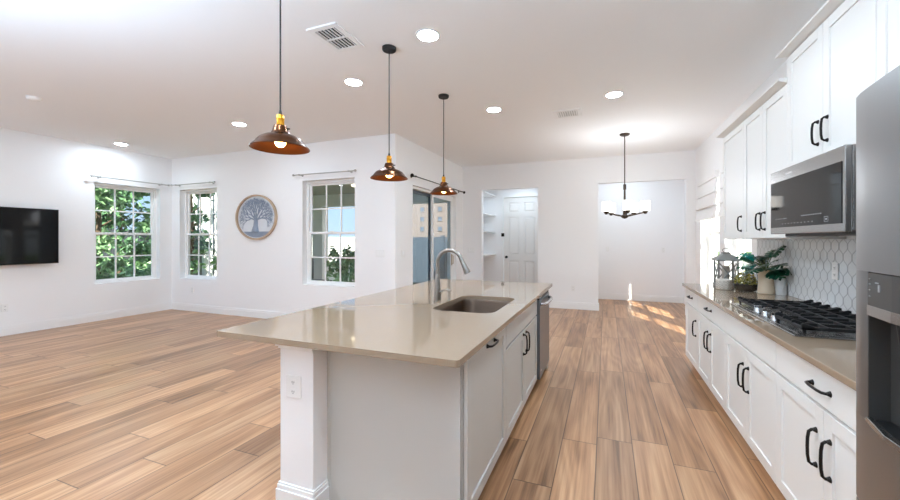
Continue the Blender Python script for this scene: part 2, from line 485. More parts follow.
# baseboards (stepped profile)
def base_run(name, axis, face, side, a0, a1, label):
    b = B()
    for (t, z0, z1) in ((.016, 0, .105), (.011, .105, .128), (.007, .128, .14)):
        if axis == 'x': b.box(face, face+side*t, a0, a1, z0, z1)
        else: b.box(a0, a1, face, face+side*t, z0, z1)
    return struct(name, b, M['trimw'], label=label, cat='baseboard')
base_run('baseboard_left', 'x', XL, 1, YK, YR, 'white baseboard along the television wall')
base_run('baseboard_rear', 'y', YR, -1, XL+.016, XP, 'white baseboard under the two living room windows')
b_ = B()
base_run('baseboard_patio', 'x', XP, 1, YR, SD[0]-.01, 'white baseboard beside the sliding door')
base_run('baseboard_patio_far', 'x', XP, 1, SD[1]+.01, YB-.016, 'white baseboard between sliding door and far corner')
base_run('baseboard_far_left', 'y', YB, -1, XP+.016, OP[0], 'white baseboard left of the hall opening')
base_run('baseboard_far', 'y', YB, -1, OP[1], NK[0]+.016, 'white baseboard between the hall and nook openings')
base_run('baseboard_jamb', 'x', NK[0], 1, YB, YB+.12, 'white baseboard around the nook opening corner')
base_run('baseboard_far_right', 'y', YB, -1, NK[1], XR, 'white baseboard right of the nook opening')
base_run('baseboard_nook', 'y', YN, -1, -.83, 1.62, 'white baseboard along the nook back wall')
base_run('baseboard_right', 'x', XR, -1, 4.98, YB-.016, 'white baseboard beyond the counter end')
base_run('baseboard_nook_right', 'x', 1.62, -1, YB+.12, YN-.016, 'white baseboard of the nook right wall')

# ------------------------------------------------------------------ windows
def window(n, axis, glass_p, out, a0, a1, z0, z1, label, sill_to, cols=3):
    """double-hung window. glass_p = plane of the unit, out = +-1 towards outdoors"""
    root = thing('window_%d' % n, label, 'window', (0, 0, 0)); root['kind'] = 'structure'
    def bx(b, p0, p1, a, c, d, e):
        return b.box(p0, p1, a, c, d, e) if axis == 'x' else b.box(a, c, p0, p1, d, e)
    g = glass_p; f = .045
    fr = B().frame(axis, g-.04, g+.04, a0, a1, z0, z1, f)
    mk('window_frame', fr, M['vinyl'], root, .004)
    # thin stool at the bottom of the reveal
    st = B(); bx(st, min(sill_to, g), max(sill_to, g), a0, a1, z0-.001, z0+.014)
    mk('window_sill', st, M['trimw'], root, .003)
    zm = (z0+z1)/2
    for (s0, s1, off) in ((zm-.022, z1-f+.004, out*.014), (z0+f-.004, zm+.022, -out*.014)):
        p0, p1 = g+off-.014, g+off+.014
        sb = B().frame(axis, p0, p1, a0+f-.004, a1-f+.004, s0, s1, .036)
        sash = mk('sash', sb, M['vinyl'], root, .003)
        ia0, ia1, iz0, iz1 = a0+f+.03, a1-f-.03, s0+.034, s1-.034
        mb = B(); w = .011
        for k in range(1, cols):
            a = ia0+(ia1-ia0)*k/cols; bx(mb, g+off-.008, g+off+.008, a-w, a+w, iz0, iz1)
        zz = (iz0+iz1)/2; bx(mb, g+off-.0075, g+off+.0075, ia0, ia1, zz-w, zz+w)
        mk('muntin', mb, M['vinyl'], sash)
        pb = B(); bx(pb, g+off-.002, g+off+.002, ia0-.002, ia1+.002, iz0-.002, iz1+.002)
        mk('pane', pb, M['glass'], sash)
    lk = B(); c = (a0+a1)/2
    bx(lk, g-out*.05, g-out*.02, c-.03, c+.03, zm+.022, zm+.034); mk('sash_lock', lk, M['vinyl'], root, .003)
    return root
window(1, 'x', XL-.14, -1, *W1, 'white window with grid panes beside the television', XL)
window(2, 'y', YR+.14, 1, *W2, 'white grid window in the corner left of the round art', YR)
window(3, 'y', YR+.14, 1, *W3, 'white grid window to the right of the round art', YR)
window(4, 'x', XR+.14, 1, *W4, 'bright right-hand window below the white fabric shade', XR)
window(5, 'x', XR+.14, 1, *W5, 'bright window glimpsed behind the lantern under the wall cabinets', XR)


# sliding patio door
sd = thing('door_1', 'sliding glass patio door with grey frame and white handle rail', 'door', (0,0,0)); sd['kind'] = 'structure'
gx = XP-.12; mid = 6.62
mk('door_frame', B().frame('x', gx-.06, gx+.06, SD[0], SD[1], 0, SD[3], .045), M['vinyl'], sd, .004)
for (a0, a1, off, nm) in ((SD[0]+.04, mid+.03, -.026, 'fixed_panel'), (mid-.03, SD[1]-.04, .026, 'sliding_panel')):
    q = mk(nm, B().frame('x', gx+off-.02, gx+off+.02, a0, a1, .04, SD[3]-.045, .055), M['greyalu' if off < 0 else 'vinyl'], sd, .003)
    mk('pane', B().box(gx+off-.003, gx+off+.003, a0+.053, a1-.053, .093, SD[3]-.098), M['blueglass'], q)
    if off > 0:
        hb = B().box(gx+off+.02, gx+off+.032, a1-.045, a1-.015, .86, 1.10)
        hb.tube([(gx+off+.03, a1-.03, .89), (gx+off+.06, a1-.03, .90), (gx+off+.06, a1-.03, 1.06), (gx+off+.03, a1-.03, 1.07)], .008)
        mk('door_handle', hb, M['artwood'], q, .002)

# six-panel hall door
d2 = thing('door_2', 'white six-panel door at the back of the pantry hall', 'door', (0,0,0)); d2['kind'] = 'structure'
x0_, x1_, xm_ = D2[0]+.012, D2[1]-.012, (D2[0]+D2[1])/2
rows = ((.22, .90), (1.04, 1.98), (2.10, 2.34)); st_ = .115; ml_ = .055
b = B().box(x0_, x0_+st_, 9.325, 9.365, .008, D2[3]-.012).box(x1_-st_, x1_, 9.325, 9.365, .008, D2[3]-.012).box(xm_-ml_, xm_+ml_, 9.325, 9.365, .008, D2[3]-.012)
zz_ = [.008]+[v for r in rows for v in r]+[D2[3]-.012]
for k in range(0, len(zz_), 2):
    b.box(x0_+st_, xm_-ml_, 9.325, 9.365, zz_[k], zz_[k+1]); b.box(xm_+ml_, x1_-st_, 9.325, 9.365, zz_[k], zz_[k+1])
slab = mk('door_panel', b, M['doorp'], d2)
for (z0, z1) in rows:
    for (x0, x1) in ((x0_+st_, xm_-ml_), (xm_+ml_, x1_-st_)):
        q = B().box(x0, x1, 9.347, 9.363, z0, z1)
        e0 = [q.bm.verts.new(p) for p in ((x0+.012, 9.347, z0+.012), (x1-.012, 9.347, z0+.012), (x1-.012, 9.347, z1-.012), (x0+.012, 9.347, z1-.012))]
        e1 = [q.bm.verts.new(p) for p in ((x0+.045, 9.332, z0+.045), (x1-.045, 9.332, z0+.045), (x1-.045, 9.332, z1-.045), (x0+.045, 9.332, z1-.045))]
        q.loft([e0, e1]); mk('raised_panel', q, M['doorp'], slab)
cs = B(); 
for (x0, x1, z0, z1) in ((D2[0]-.06, D2[0]+.006, 0, D2[3]+.06), (D2[1]-.006, D2[1]+.06, 0, D2[3]+.06), (D2[0]+.006, D2[1]-.006, D2[3]-.006, D2[3]+.06)):
    cs.box(x0, x1, 9.278, 9.30, z0, z1)
mk('door_casing', cs, M['trimw'], d2, .004)
kb = B().cyl((D2[0]+.075, 9.325, .975), (D2[0]+.075, 9.312, .975), .034); kb.cyl((D2[0]+.075, 9.312, .975), (D2[0]+.075, 9.285, .975), .012); kb.ball((D2[0]+.075, 9.268, .975), .03, (1, .8, 1))
mk('door_knob', kb, M['black'], d2, smooth=True)
lb = B().box(D2[0]-.045, D2[0]+.03, 9.262, 9.277, 1.49, 1.575)
mk('door_lock', lb, M['black'], d2, .004)
for k, z in enumerate((1.03, 1.59, 2.0, 2.5)):
    s = mk('wall_shelf', B().box(-2.96, -2.60, 8.34, 9.298, z, z+.02).box(-2.96, -2.94, 8.36, 9.298, z-.05, z), M['trimw'], loc=(-2.78, 8.8, z))
    tag(s, ['lowest white pantry shelf left of the six-panel door', 'second white pantry shelf up beside the six-panel door', 'third white pantry shelf up beside the six-panel door', 'topmost white pantry shelf near the hall ceiling'][k], 'shelf', 'white pantry shelves')

# curtain rods
def rod(axis, p, off, a0, a1, z, m, label, r=.009, fin=.02):
    c = (p, (a0+a1)/2, z) if axis == 'x' else ((a0+a1)/2, p, z)
    root = thing('curtain_rod', label, 'curtain rod', c)
    P = (lambda a, q: (p+off*q, a, z)) if axis == 'x' else (lambda a, q: (a, p+off*q, z))
    mk('rod', B().cyl(P(a0, 1), P(a1, 1), r, n=12), m, root, smooth=True)
    for a, sg in ((a0, -1), (a1, 1)):
        f = B().cyl(P(a, 1), P(a+sg*.012, 1), r*1.3, n=12); f.ball(P(a+sg*.028, 1), fin)
        mk('finial', f, m, root, smooth=True)
        q = a-sg*.10
        br = B().cyl(P(q, 0), P(q, .08), .022, n=14); br.cyl(P(q, .05), P(q, 1), .006, n=8); br.cyl(P(q-.012, 1), P(q+.012, 1), r*1.7, n=12)
        mk('bracket', br, m, root, smooth=True)
    return root
rod('x', XL, .08, 3.80, 4.965, 2.50, M['rodm'], 'brushed nickel curtain rod over the window beside the television')
rod('y', YR, -.08, -8.10, -6.93, 2.50, M['rodm'], 'brushed nickel curtain rod over the corner window')
rod('y', YR, -.08, -4.95, -3.74, 2.51, M['rodm'], 'brushed nickel curtain rod over the window right of the art')
rod('x', XP, .09, 5.50, 7.86, 2.46, M['black'], 'black curtain rod over the sliding patio door', fin=.03)

# roman shades on the right wall
def roman(y0, y1, z0, z1, label):
    root = thing('roman_shade', label, 'window shade', (XR, (y0+y1)/2, z1), 'white fabric shades')
    mk('head_rail', B().box(XR-.055, XR-.001, y0, y1, z1-.10, z1), M['shadecloth'], root, .004)
    n = 3; h = (z1-.10-z0)/n; fold = B()
    for k in range(n):
        za, zb = z1-.10-k*h, z1-.10-(k+1)*h
        d = .03+.012*k
        fold.prism([(XR-.030, za), (XR-.022, za), (XR-.022-.5*d, zb+.01), (XR-.022, zb-.02*(k < n-1)), (XR-.040-d, zb-.012*(k < n-1)), (XR-.034-d, zb+.02)], 'y', y0+.004, y1-.004)
    mk('folded_cloth', fold, M['shadecloth'], root, .003)
roman(6.46, 7.62, 1.73, 2.425, 'white fabric roman shade on the far right window')
roman(5.17, 6.20, 1.73, 2.425, 'white fabric roman shade hidden beside the wall cabinets')

# ------------------------------------------------------------------ lighting fixtures
def can_light(x, y, label, root=None):
    root = thing('recessed_light', label, 'ceiling light', (x, y, CEIL), 'recessed ceiling lights')
    mk('trim_ring', B().lathe([(.098, 0), (.096, -.006), (.084, -.008), (.078, -.002), (.078, 0)], (x, y, CEIL), 32), M['trimw'], root, smooth=True)
    mk('lens', B().lathe([(.078, -.003), (.072, -.008), (.05, -.011), (.0005, -.012)], (x, y, CEIL), 32), M['lens'], root)
    return root
DR = .078
M['lens'].node_tree.nodes['Emission'].inputs[1].default_value = DOWN_W/(PI*PI*DR*DR)
CANS = [(-1.33, 2.74, 'recessed ceiling light nearest the middle pendant'), (-2.446, 3.277, 'recessed ceiling light beyond the slotted air vent'),
        (-4.848, 3.886, 'recessed ceiling light left of the nearest pendant lamp'), (-1.315, 4.605, 'recessed ceiling light between far pendant and flat vent'),
        (.085, 4.61, 'recessed ceiling light in front of the chandelier'), (-7.75, 3.974, 'recessed ceiling light above the window beside the television')]
c0 = None
for x, y, lb in CANS:
    if c0 is None: c0 = can_light(x, y, lb)
    else: dup(c0, (x, y, CEIL), lb)
# lamps of the same grid that stand outside the frame
for (x, y) in ((.07, 2.74), (.07, .87), (-1.33, .87), (-5.0, 1.2), (-7.4, 1.2), (-2.6, 1.0)):
    ld = bpy.data.lights.new('downlight', 'AREA'); ld.shape = 'DISK'; ld.size = .15; ld.energy = DOWN_W*1.4; ld.color = DOWN_C
    lo = bpy.data.objects.new('downlight', ld); lo.location = (x, y, CEIL-.012); COL.objects.link(lo)
for (x, y, z, w) in ((-1.9, 8.7, 2.76, 7), (.4, 8.8, 3.03, 10)):  # lamp of the bright hall, and a fill light added to brighten the nook
    ld = bpy.data.lights.new('hall_light_nook_fill', 'AREA'); ld.shape = 'DISK'; ld.size = .15; ld.energy = w; ld.color = DOWN_C
    lo = bpy.data.objects.new('hall_light_nook_fill', ld); lo.location = (x, y, z-.012); COL.objects.link(lo)

# unseen fill lights added behind the viewpoint, aimed up to brighten the ceiling
for (x, y, w) in ((-.2, -.2, 44), (-3.0, -.1, 82), (-6.0, -1.5, 46)):
    ld = bpy.data.lights.new('ceiling_fill', 'AREA'); ld.shape = 'DISK'; ld.size = .45; ld.energy = w; ld.color = (.67, .93, 1.22)
    lo = bpy.data.objects.new('ceiling_fill', ld); lo.location = (x, y, 1.85); lo.rotation_euler = (PI, 0, 0); COL.objects.link(lo)

def pendant(x, y, label):
    rz = 1.937
    root = thing('pendant_lamp', label, 'pendant lamp', (x, y, CEIL), 'copper pendants over the island')
    mk('ceiling_canopy', B().lathe([(.0005, -.028), (.052, -.028), (.058, -.022), (.06, 0)], (x, y, CEIL), 28), M['cordm'], root, smooth=True)
    mk('cord', B().cyl((x, y, CEIL-.02), (x, y, rz+.19), .0045, n=10).cyl((x, y, rz+.187), (x, y, rz+.215), .011, .006, 12), M['cordm'], root, smooth=True)
    mk('socket', B().lathe([(.0005, .190), (.018, .190), (.021, .186), (.021, .172), (.0225, .170), (.0225, .164), (.021, .162), (.021, .128), (.0005, .128)], (x, y, rz), 28), M['brass'], root, smooth=True)
    out = [(.0225, .131), (.034, .127), (.038, .118), (.042, .098), (.052, .082), (.056, .078), (.085, .068), (.112, .052), (.128, .034), (.132, .026), (.150, .010), (.158, .0), (.1575, -.003)]
    mk('lamp_shade', B().lathe(out, (x, y, rz), 56), M['bronze'], root, smooth=True)
    mk('shade_lining', B().lathe([(r-.0025, z-.0025) for r, z in out[1:-1]], (x, y, rz), 56), M['bronzein'], root, smooth=True)
    mk('bulb', B().lathe([(.0005, .005), (.014, .008), (.026, .02), (.03, .036), (.026, .054), (.015, .07), (.012, .09), (.0005, .092)], (x, y, rz), 24), M['bulb'], root, smooth=True)
    mk('set_screw', B().cyl((x+.034, y+.018, rz+.112), (x+.046, y+.024, rz+.112), .005, n=10), M['cordm'], root, smooth=True)
    return root
p0 = pendant(-1.725, 2.80, 'copper dome pendant in the middle of the island row')
dup(p0, (-1.738, 1.655, CEIL), 'largest-looking copper dome pendant, nearest the viewer')
dup(p0, (-1.720, 3.951, CEIL), 'smallest-looking copper dome pendant, farthest along the island')

# chandelier
cx, cy = .27, 6.40
ch = thing('chandelier', 'dark bronze five-arm chandelier with white glass shades', 'chandelier', (cx, cy, CEIL))
mk('ceiling_canopy', B().lathe([(.0005, -.03), (.05, -.03), (.072, -.018), (.075, 0)], (cx, cy, CEIL), 28), M['chandm'], ch, smooth=True)
mk('rod', B().cyl((cx, cy, 3.03), (cx, cy, 2.25), .0075, n=12), M['chandm'], ch, smooth=True)
mk('column', B().lathe([(.0005, 2.27), (.022, 2.268), (.022, 2.19), (.014, 2.185), (.017, 2.0), (.026, 1.80), (.05, 1.79), (.055, 1.765), (.03, 1.745), (.0005, 1.735)], (cx, cy, 0), 24), M['chandm'], ch, smooth=True)
for k in range(5):
    th = math.radians(60+72*k); d = Vector((math.cos(th), math.sin(th), 0))
    e = Vector((cx, cy, 0))+d*.29
    ar = mk('arm', B().tube([(cx+d.x*.03, cy+d.y*.03, 1.775), (cx+d.x*.16, cy+d.y*.16, 1.80), (cx+d.x*.29, cy+d.y*.29, 1.83)], [.013, .011, .009], 10), M['chandm'], ch, smooth=True)
    mk('cup', B().lathe([(.0005, 1.80), (.018, 1.805), (.04, 1.838), (.042, 1.845), (.0005, 1.846)], (e.x, e.y, 0), 20), M['chandm'], ar, smooth=True)
    mk('glass_shade', B().lathe([(.02, 1.846), (.064, 1.848), (.066, 1.995), (.061, 1.995), (.059, 1.852), (.02, 1.851)], (e.x, e.y, 0), 28), M['milk'], ar, smooth=True)
ld = bpy.data.lights.new('chandelier_glow', 'POINT'); ld.energy = 9; ld.shadow_soft_size = .2; ld.color = (.92, .96, 1.02)
lo = bpy.data.objects.new('chandelier_glow', ld); lo.location = (cx, cy, 2.12); COL.objects.link(lo)

ld = bpy.data.lights.new('chandelier_uplight', 'AREA'); ld.shape = 'DISK'; ld.size = .9; ld.energy = 5; ld.color = (.84, .95, 1.08)
lo = bpy.data.objects.new('chandelier_uplight', ld); lo.location = (cx, cy, 2.0); lo.rotation_euler = (PI, 0, 0); COL.objects.link(lo)

# ceiling vents and detector
def vent(x0, x1, y0, y1, m_in, label, nsl, along):
    root = thing('ceiling_vent', label, 'air vent', ((x0+x1)/2, (y0+y1)/2, CEIL))
    z = CEIL
    mk('vent_frame', B().frame('z', z-.012, z, x0, x1, y0, y1, .045).box((x0+x1)/2-.008, (x0+x1)/2+.008, y0+.045, y1-.045, z-.011, z) if along == 'y'
       else B().frame('z', z-.012, z, x0, x1, y0, y1, .045).box(x0+.045, x1-.045, (y0+y1)/2-.010, (y0+y1)/2+.010, z-.011, z), M['trimw'], root, .002)
    mk('gap_shade', B().box(x0+.045, x1-.045, y0+.045, y1-.045, z-.003, z-.0005), m_in, root)  # flat sheet behind the slats, coloured as the shade in the gaps
    for k in range(nsl):
        b = B()
        if along == 'y':
            xx = x0+.045+(x1-x0-.09)*(k+.5)/nsl; b.box(xx-.006, xx+.006, y0+.045, y1-.045, z-.011, z-.003)
        else:
            xx = x0+.045+(x1-x0-.09)*(k+.5)/nsl; b.box(xx-.0038, xx+.0038, y0+.045, y1-.045, z-.011, z-.003)
        mk('slat', b, M['trimw'], root)
    return root
vent(-2.175, -1.895, 2.32, 2.70, M['ventgrey'], 'slotted white air vent with dark gaps left of the middle pendant', 6, 'x')
vent(-.635, -.295, 4.93, 5.24, mat('vent_pale', (205, 205, 203), .8), 'pale flat air vent left of the chandelier', 9, 'y')
sm = thing('smoke_detector', 'small white smoke detector on the ceiling at far left', 'smoke detector', (-6.146, 2.313, CEIL))
mk('detector_body', B().lathe([(.0005, -.034), (.05, -.034), (.062, -.024), (.066, 0)], (-6.146, 2.313, CEIL), 28), M['plate'], sm, smooth=True)
mk('sounder_grille', B().lathe([(.0005, -.037), (.026, -.037), (.028, -.033)], (-6.146, 2.313, CEIL), 20), M['trimw'], sm, smooth=True)

# ------------------------------------------------------------------ television, art, outlets
tv = thing('television', 'black flat television mounted on the left wall', 'television', (XL, 2.6, 1.46))
mk('cabinet_back', B().box(XL+.035, XL+.075, 1.99, 3.30, 1.07, 1.86), M['blackplastic'], tv, .008)
mk('bezel', B().frame('x', XL+.075, XL+.092, 1.89, 3.35, 1.04, 1.89, .008), M['blackplastic'], tv, .002)
mk('screen', B().box(XL+.075, XL+.089, 1.898, 3.342, 1.048, 1.882), M['tvglass'], tv)
mk('wall_bracket', B().box(XL+.003, XL+.035, 2.4, 2.9, 1.3, 1.62), M['blackplastic'], tv)

art = thing('wall_art', 'round tree of life wall plaque with a pale wood rim', 'wall art', (-5.905, YR, 1.818))
AC = (-5.905, 1.818); RX, RZ = .495, .408
def disc(y0, y1, s0, n=64, inner=None):
    b = B()
    if inner is None:
        b.prism([(AC[0]+RX*s0*math.cos(2*PI*i/n), AC[1]+RZ*s0*math.sin(2*PI*i/n)) for i in range(n)], 'y', y0, y1)
    else:
        rs = []
        for s, y in ((s0, y1), (s0, y0), (inner, y0), (inner, y1)):
            rs.append([b.bm.verts.new((AC[0]+RX*s*math.cos(2*PI*i/n), y, AC[1]+RZ*s*math.sin(2*PI*i/n))) for i in range(n)])
        b.loft(rs, closed=True)
    return b
mk('backing_panel', disc(YR-.012, YR-.001, .96), M['artback'], art)
mk('rim', disc(YR-.045, YR-.001, 1.0, inner=.935), M['artwood'], art, .003)
tr = B(); yq = YR-.018
rngA = random.Random(11)
def branch(x, z, ang, ln, r, dep):
    x2, z2 = x+math.cos(ang)*ln, z+math.sin(ang)*ln
    if ((x2/.93)/RX)**2+((z2/.93)/RZ)**2 > .90:
        return
    xm, zm = (x+x2)/2+rngA.uniform(-.1, .1)*ln, (z+z2)/2+rngA.uniform(-.1, .1)*ln
    tr.tube([(AC[0]+x, yq, AC[1]+z), (AC[0]+xm, yq, AC[1]+zm), (AC[0]+x2, yq, AC[1]+z2)], [r, r*.85, r*.7], 5)
    if dep == 0: return
    for q in (-.55, -.12, .38):
        branch(x2, z2, ang+q+rngA.uniform(-.22, .22), ln*rngA.uniform(.68, .86), r*.62, dep-1)
tr.tube([(AC[0]-.01, yq, AC[1]-.27), (AC[0]-.005, yq, AC[1]-.15), (AC[0], yq, AC[1]-.03)], [.075, .042, .036], 8)
for a in (.25, .7, 1.15, 1.6, 2.0, 2.45, 2.9):
    branch(0, -.05, a, .128, .015, 4)
n = 24
tr.prism([(AC[0]+RX*.9*math.cos(PI+PI*i/n), AC[1]-.235+min(0, RZ*.9*math.sin(PI+PI*i/n)+.235)) for i in range(n+1) if RZ*.9*math.sin(PI+PI*i/n) < -.235], 'y', YR-.02, YR-.012)
mk('tree_relief', tr, M['arttree'], art)

def outlet(axis, p, side, a, z, label, w=.072, h=.116, kind='duplex', gangs=1):
    c = (p, a, z) if axis == 'x' else (a, p, z)
    root = thing('wall_outlet' if kind == 'duplex' else 'light_switch', label, 'outlet' if kind == 'duplex' else 'light switch', c)
    def bx(b, d0, d1, a0, a1, z0, z1):
        q0, q1 = p+side*d0, p+side*d1
        return b.box(q0, q1, a0, a1, z0, z1) if axis == 'x' else b.box(a0, a1, q0, q1, z0, z1)
    W = w+(gangs-1)*.046
    mk('cover_plate', bx(B(), 0, .007, a-W/2, a+W/2, z-h/2, z+h/2), M['plate'], root, .003)
    if kind == 'duplex':
        for dz in (.0245, -.0245):
            rc = mk('receptacle', bx(B(), .006, .0085, a-.017, a+.017, z+dz-.0145, z+dz+.0145), M['plate'], root, .002)
            sl = B()
            for da, hh in ((-.006, .006), (.006, .0045)):
                bx(sl, .0075, .0092, a+da-.0013, a+da+.0013, z+dz-.001-hh*.6, z+dz+hh)
            bx(sl, .0075, .0092, a-.002, a+.002, z+dz-.011, z+dz-.007)
            mk('slots', sl, M['slot'], rc)
    else:
        for k in range(gangs):
            aa = a+(k-(gangs-1)/2)*.046
            mk('rocker', bx(B(), .006, .011, aa-.016, aa+.016, z-.033, z+.033), M['trimw'], root, .002)
    return root
outlet('y', YR, -1, -7.63, .415, 'white outlet below the corner window')
outlet('x', XL, 1, 2.80, .41, 'white outlet low on the wall under the television')
outlet('y', YR, -1, -3.30, 1.195, 'white triple switch plate right of the living room window', kind='switch', gangs=3)
outlet('x', XP, 1, 5.33, 1.19, 'white switch plate beside the near edge of the sliding door', kind='switch', gangs=2)
outlet('y', YB, -1, -2.82, 1.18, 'white triple switch plate left of the hall opening', kind='switch', gangs=3)
outlet('y', YB, -1, -.625, .42, 'white outlet low between the hall and nook openings')
outlet('y', YN, -1, .03, 1.19, 'white switch plate at left on the nook back wall', kind='switch', gangs=1)
outlet('y', YN, -1, 1.21, 1.18, 'white outlet plate at right on the nook back wall')

# ------------------------------------------------------------------ cabinets
def pull(axis_v, X, sd_, y, z, parent, L=.155):
    """arched bar pull; axis_v True = vertical; sd_ = direction the front faces"""
    pts = [(-.5, 0), (-.5, .016), (-.44, .026), (-.25, .030), (0, .031), (.25, .030), (.44, .026), (.5, .016), (.5, 0)]
    P = lambda t, d: (X+sd_*d, y, z+t*L) if axis_v else (X+sd_*d, y+t*L, z)
    b = B().tube([P(t, d) for t, d in pts], .0062, 10)
    for t in (-.5, .5):
        b.cyl(P(t, 0), P(t, .012), .013, .007, 14)
    return mk('handle', b, M['black'], parent, smooth=True)

def shaker(b, X, sd_, y0, y1, z0, z1, st=.062, th=.02):
    b.frame('x', X, X-sd_*th, y0, y1, z0, z1, st)
    b.box(X-sd_*.009, X-sd_*th, y0+st-.001, y1-st+.001, z0+st-.001, z1-st+.001)
    return b
G = .0022
def cabinet(name, label, cat, group, X, sd_, back, y0, y1, z0, z1, fronts, m, toe=True, top=None):
    """fronts: (kind, y0, y1, z0, z1, handle) ; handle = None | ('h'/'v', y, z)"""
    root = thing(name, label, cat, ((X+back)/2, (y0+y1)/2, 0 if toe else z0), group)
    th = .02
    c0 = X-sd_*(th+.002)
    cb = B().box(c0, back, y0+.0015, y1-.0015, z0+(.10 if toe else 0), z1)
    mk('carcass', cb, m, root)
    if toe:
        mk('toe_kick', B().box(c0-sd_*.055, back, y0+.0015, y1-.0015, 0, .10), m, root)
    for kd, a0, a1, b0, b1, h in fronts:
        f = B()
        if kd == 'door': shaker(f, X, sd_, a0+G, a1-G, b0+G, b1-G)
        else: f.box(X, X-sd_*th, a0+G, a1-G, b0+G, b1-G)
        d = mk('door' if kd == 'door' else 'drawer_front', f, m, root, .0018)
        if h: pull(h[0] == 'v', X, sd_, h[1], h[2], d, (.15 if toe else .135) if h[0] == 'v' else .14)
    return root

# right-hand run ------------------------------------------------
XF = .845; BK = XR-.005; C = M['cab']
cabinet('base_cabinet', 'white base cabinet with one wide drawer beside the refrigerator', 'cabinet', 'white base cabinets on the right', XF, -1, BK, 1.59, 2.49, 0, .882,
        [('drawer', 1.59, 2.49, .715, .877, ('h', 2.035, .79)), ('door', 2.018, 2.49, .105, .705, ('v', 2.075, .52)), ('door', 1.59, 2.018, .105, .705, ('v', 1.965, .52))], C)
cabinet('base_cabinet', 'white base cabinet under the gas cooktop with two doors', 'cabinet', 'white base cabinets on the right', XF, -1, BK, 2.49, 3.417, 0, .882,
        [('drawer', 2.49, 3.417, .715, .877, None), ('door', 2.954, 3.417, .105, .705, ('v', 3.005, .52)), ('door', 2.49, 2.954, .105, .705, ('v', 2.905, .52))], C)
cabinet('base_cabinet', 'white base cabinet just beyond the cooktop with two doors', 'cabinet', 'white base cabinets on the right', XF, -1, BK, 3.417, 4.347, 0, .882,
        [('drawer', 3.417, 4.347, .715, .877, ('h', 3.885, .80)), ('door', 3.882, 4.347, .105, .705, ('v', 3.935, .52)), ('door', 3.417, 3.882, .105, .705, ('v', 3.83, .52))], C)
cabinet('base_cabinet', 'narrow white single-door base cabinet at the far counter end', 'cabinet', 'white base cabinets on the right', XF, -1, BK, 4.347, 4.95, 0, .882,
        [('drawer', 4.347, 4.95, .715, .877, ('h', 4.65, .80)), ('door', 4.347, 4.95, .105, .705, ('v', 4.41, .52))], C)
ct = mk('kitchen_worktop', B().box(.815, XR-.002, 1.58, 4.975, .8835, .915), M['quartz'], loc=(1.17, 3.27, .8835), bevel=.004)
tag(ct, 'taupe quartz worktop on the right under the cooktop', 'worktop')

XU = 1.20; UB = XR-.004
def crown(b, X, y0, y1, z, back, ret0=True, ret1=True):
    p = .05
    prof = [(X, z), (X-p, z+.020), (X-p, z+.034), (X-p+.008, z+.036), (back, z+.036), (back, z)]
    b.prism(prof, 'y', y0, y1)
    if ret1:
        vs = [(X, y1, z), (back, y1, z), (back, y1+p, z+.02), (X-p, y1+p, z+.02), (X-p, y1+p, z+.034), (back, y1+p, z+.034), (back, y1, z+.036), (X-p, y1, z+.034), (X-p, y1, z+.02)]
        v = [b.bm.verts.new(q) for q in vs]
        for f in ((0,1,2,3), (3,2,5,4), (4,5,6,7), (0,3,8), (8,3,4,7)):
            b.bm.faces.new([v[i] for i in f])
    return b
def upper(label, y0, y1, z0, z1, fronts, ret1=False):
    r = cabinet('wall_cabinet', label, 'cabinet', 'white wall cabinets', XU, -1, UB, y0, y1, z0, z1, fronts, C, toe=False)
    mk('crown_moulding', crown(B(), XU-.0, y0, y1, z1+.001, UB, ret1=ret1), C, r)
    return r
upper('tall white wall cabinet with one door beside the right window', 4.26, 4.936, 1.42, 2.53, [('door', 4.26, 4.936, 1.425, 2.525, ('v', 4.32, 1.565))], True)
upper('white wall cabinet with paired doors left of the microwave', 3.351, 4.26, 1.42, 2.53,
      [('door', 3.80, 4.26, 1.425, 2.525, ('v', 3.855, 1.565)), ('door', 3.351, 3.80, 1.425, 2.525, ('v', 3.745, 1.565))])
upper('white wall cabinet mounted above the microwave', 2.399, 3.349, 1.883, 2.71,
      [('door', 2.872, 3.349, 1.888, 2.703, ('v', 2.925, 2.06)), ('door', 2.399, 2.872, 1.888, 2.703, ('v', 2.82, 2.06))], True)
upper('white wall cabinet mounted above the refrigerator', 1.46, 2.397, 1.90, 2.71,
      [('door', 1.93, 2.397, 1.905, 2.703, None), ('door', 1.46, 1.93, 1.905, 2.703, None)])
# splash tile
tl = mk('backsplash', B().box(XR-.010, XR-.0005, 1.58, 4.97, .917, 1.418), M['tile'], loc=(XR, 3.2, .917))
tag(tl, 'white arabesque tile splashback behind the cooktop', 'backsplash'); tl['kind'] = 'structure'
outlet('x', XR-.010, -1, 3.465, 1.19, 'white outlet on the tiled wall behind the cooktop', w=.08, h=.12)

# microwave -----------------------------------------------------
mw = thing('microwave', 'stainless over-the-range microwave with dark glass door', 'microwave', (1.3, 2.8, 1.45))
my0, my1, mz0, mz1 = 2.362, 3.243, 1.452, 1.872
mk('body', B().box(1.10, XR-.012, my0+.004, my1-.004, mz0+.004, mz1), M['steel'], mw, .003)
dr = mk('door', B().box(1.07, 1.098, my0, my1, mz0, mz1), M['steel'], mw, .004)
mk('door_glass', B().box(1.0675, 1.0699, my0+.022, my1-.012, mz0+.042, mz1-.075), M['blackglass'], dr, .001)
ic = B(); rng = random.Random(3)
for k in range(10):
    y = my1-.20-k*.042; ic.box(1.0666, 1.0676, y-.006, y+.006, mz0+.062, mz0+.066)
for (ya, n_, dz) in ((my1-.10, 9, .094), (my1-.46, 12, .10)):
    for k in range(n_):
        y = ya-k*.019; ic.box(1.0666, 1.0676, y-.005*rng.uniform(.5, 1), y+.005, mz0+dz, mz0+dz+.0055)
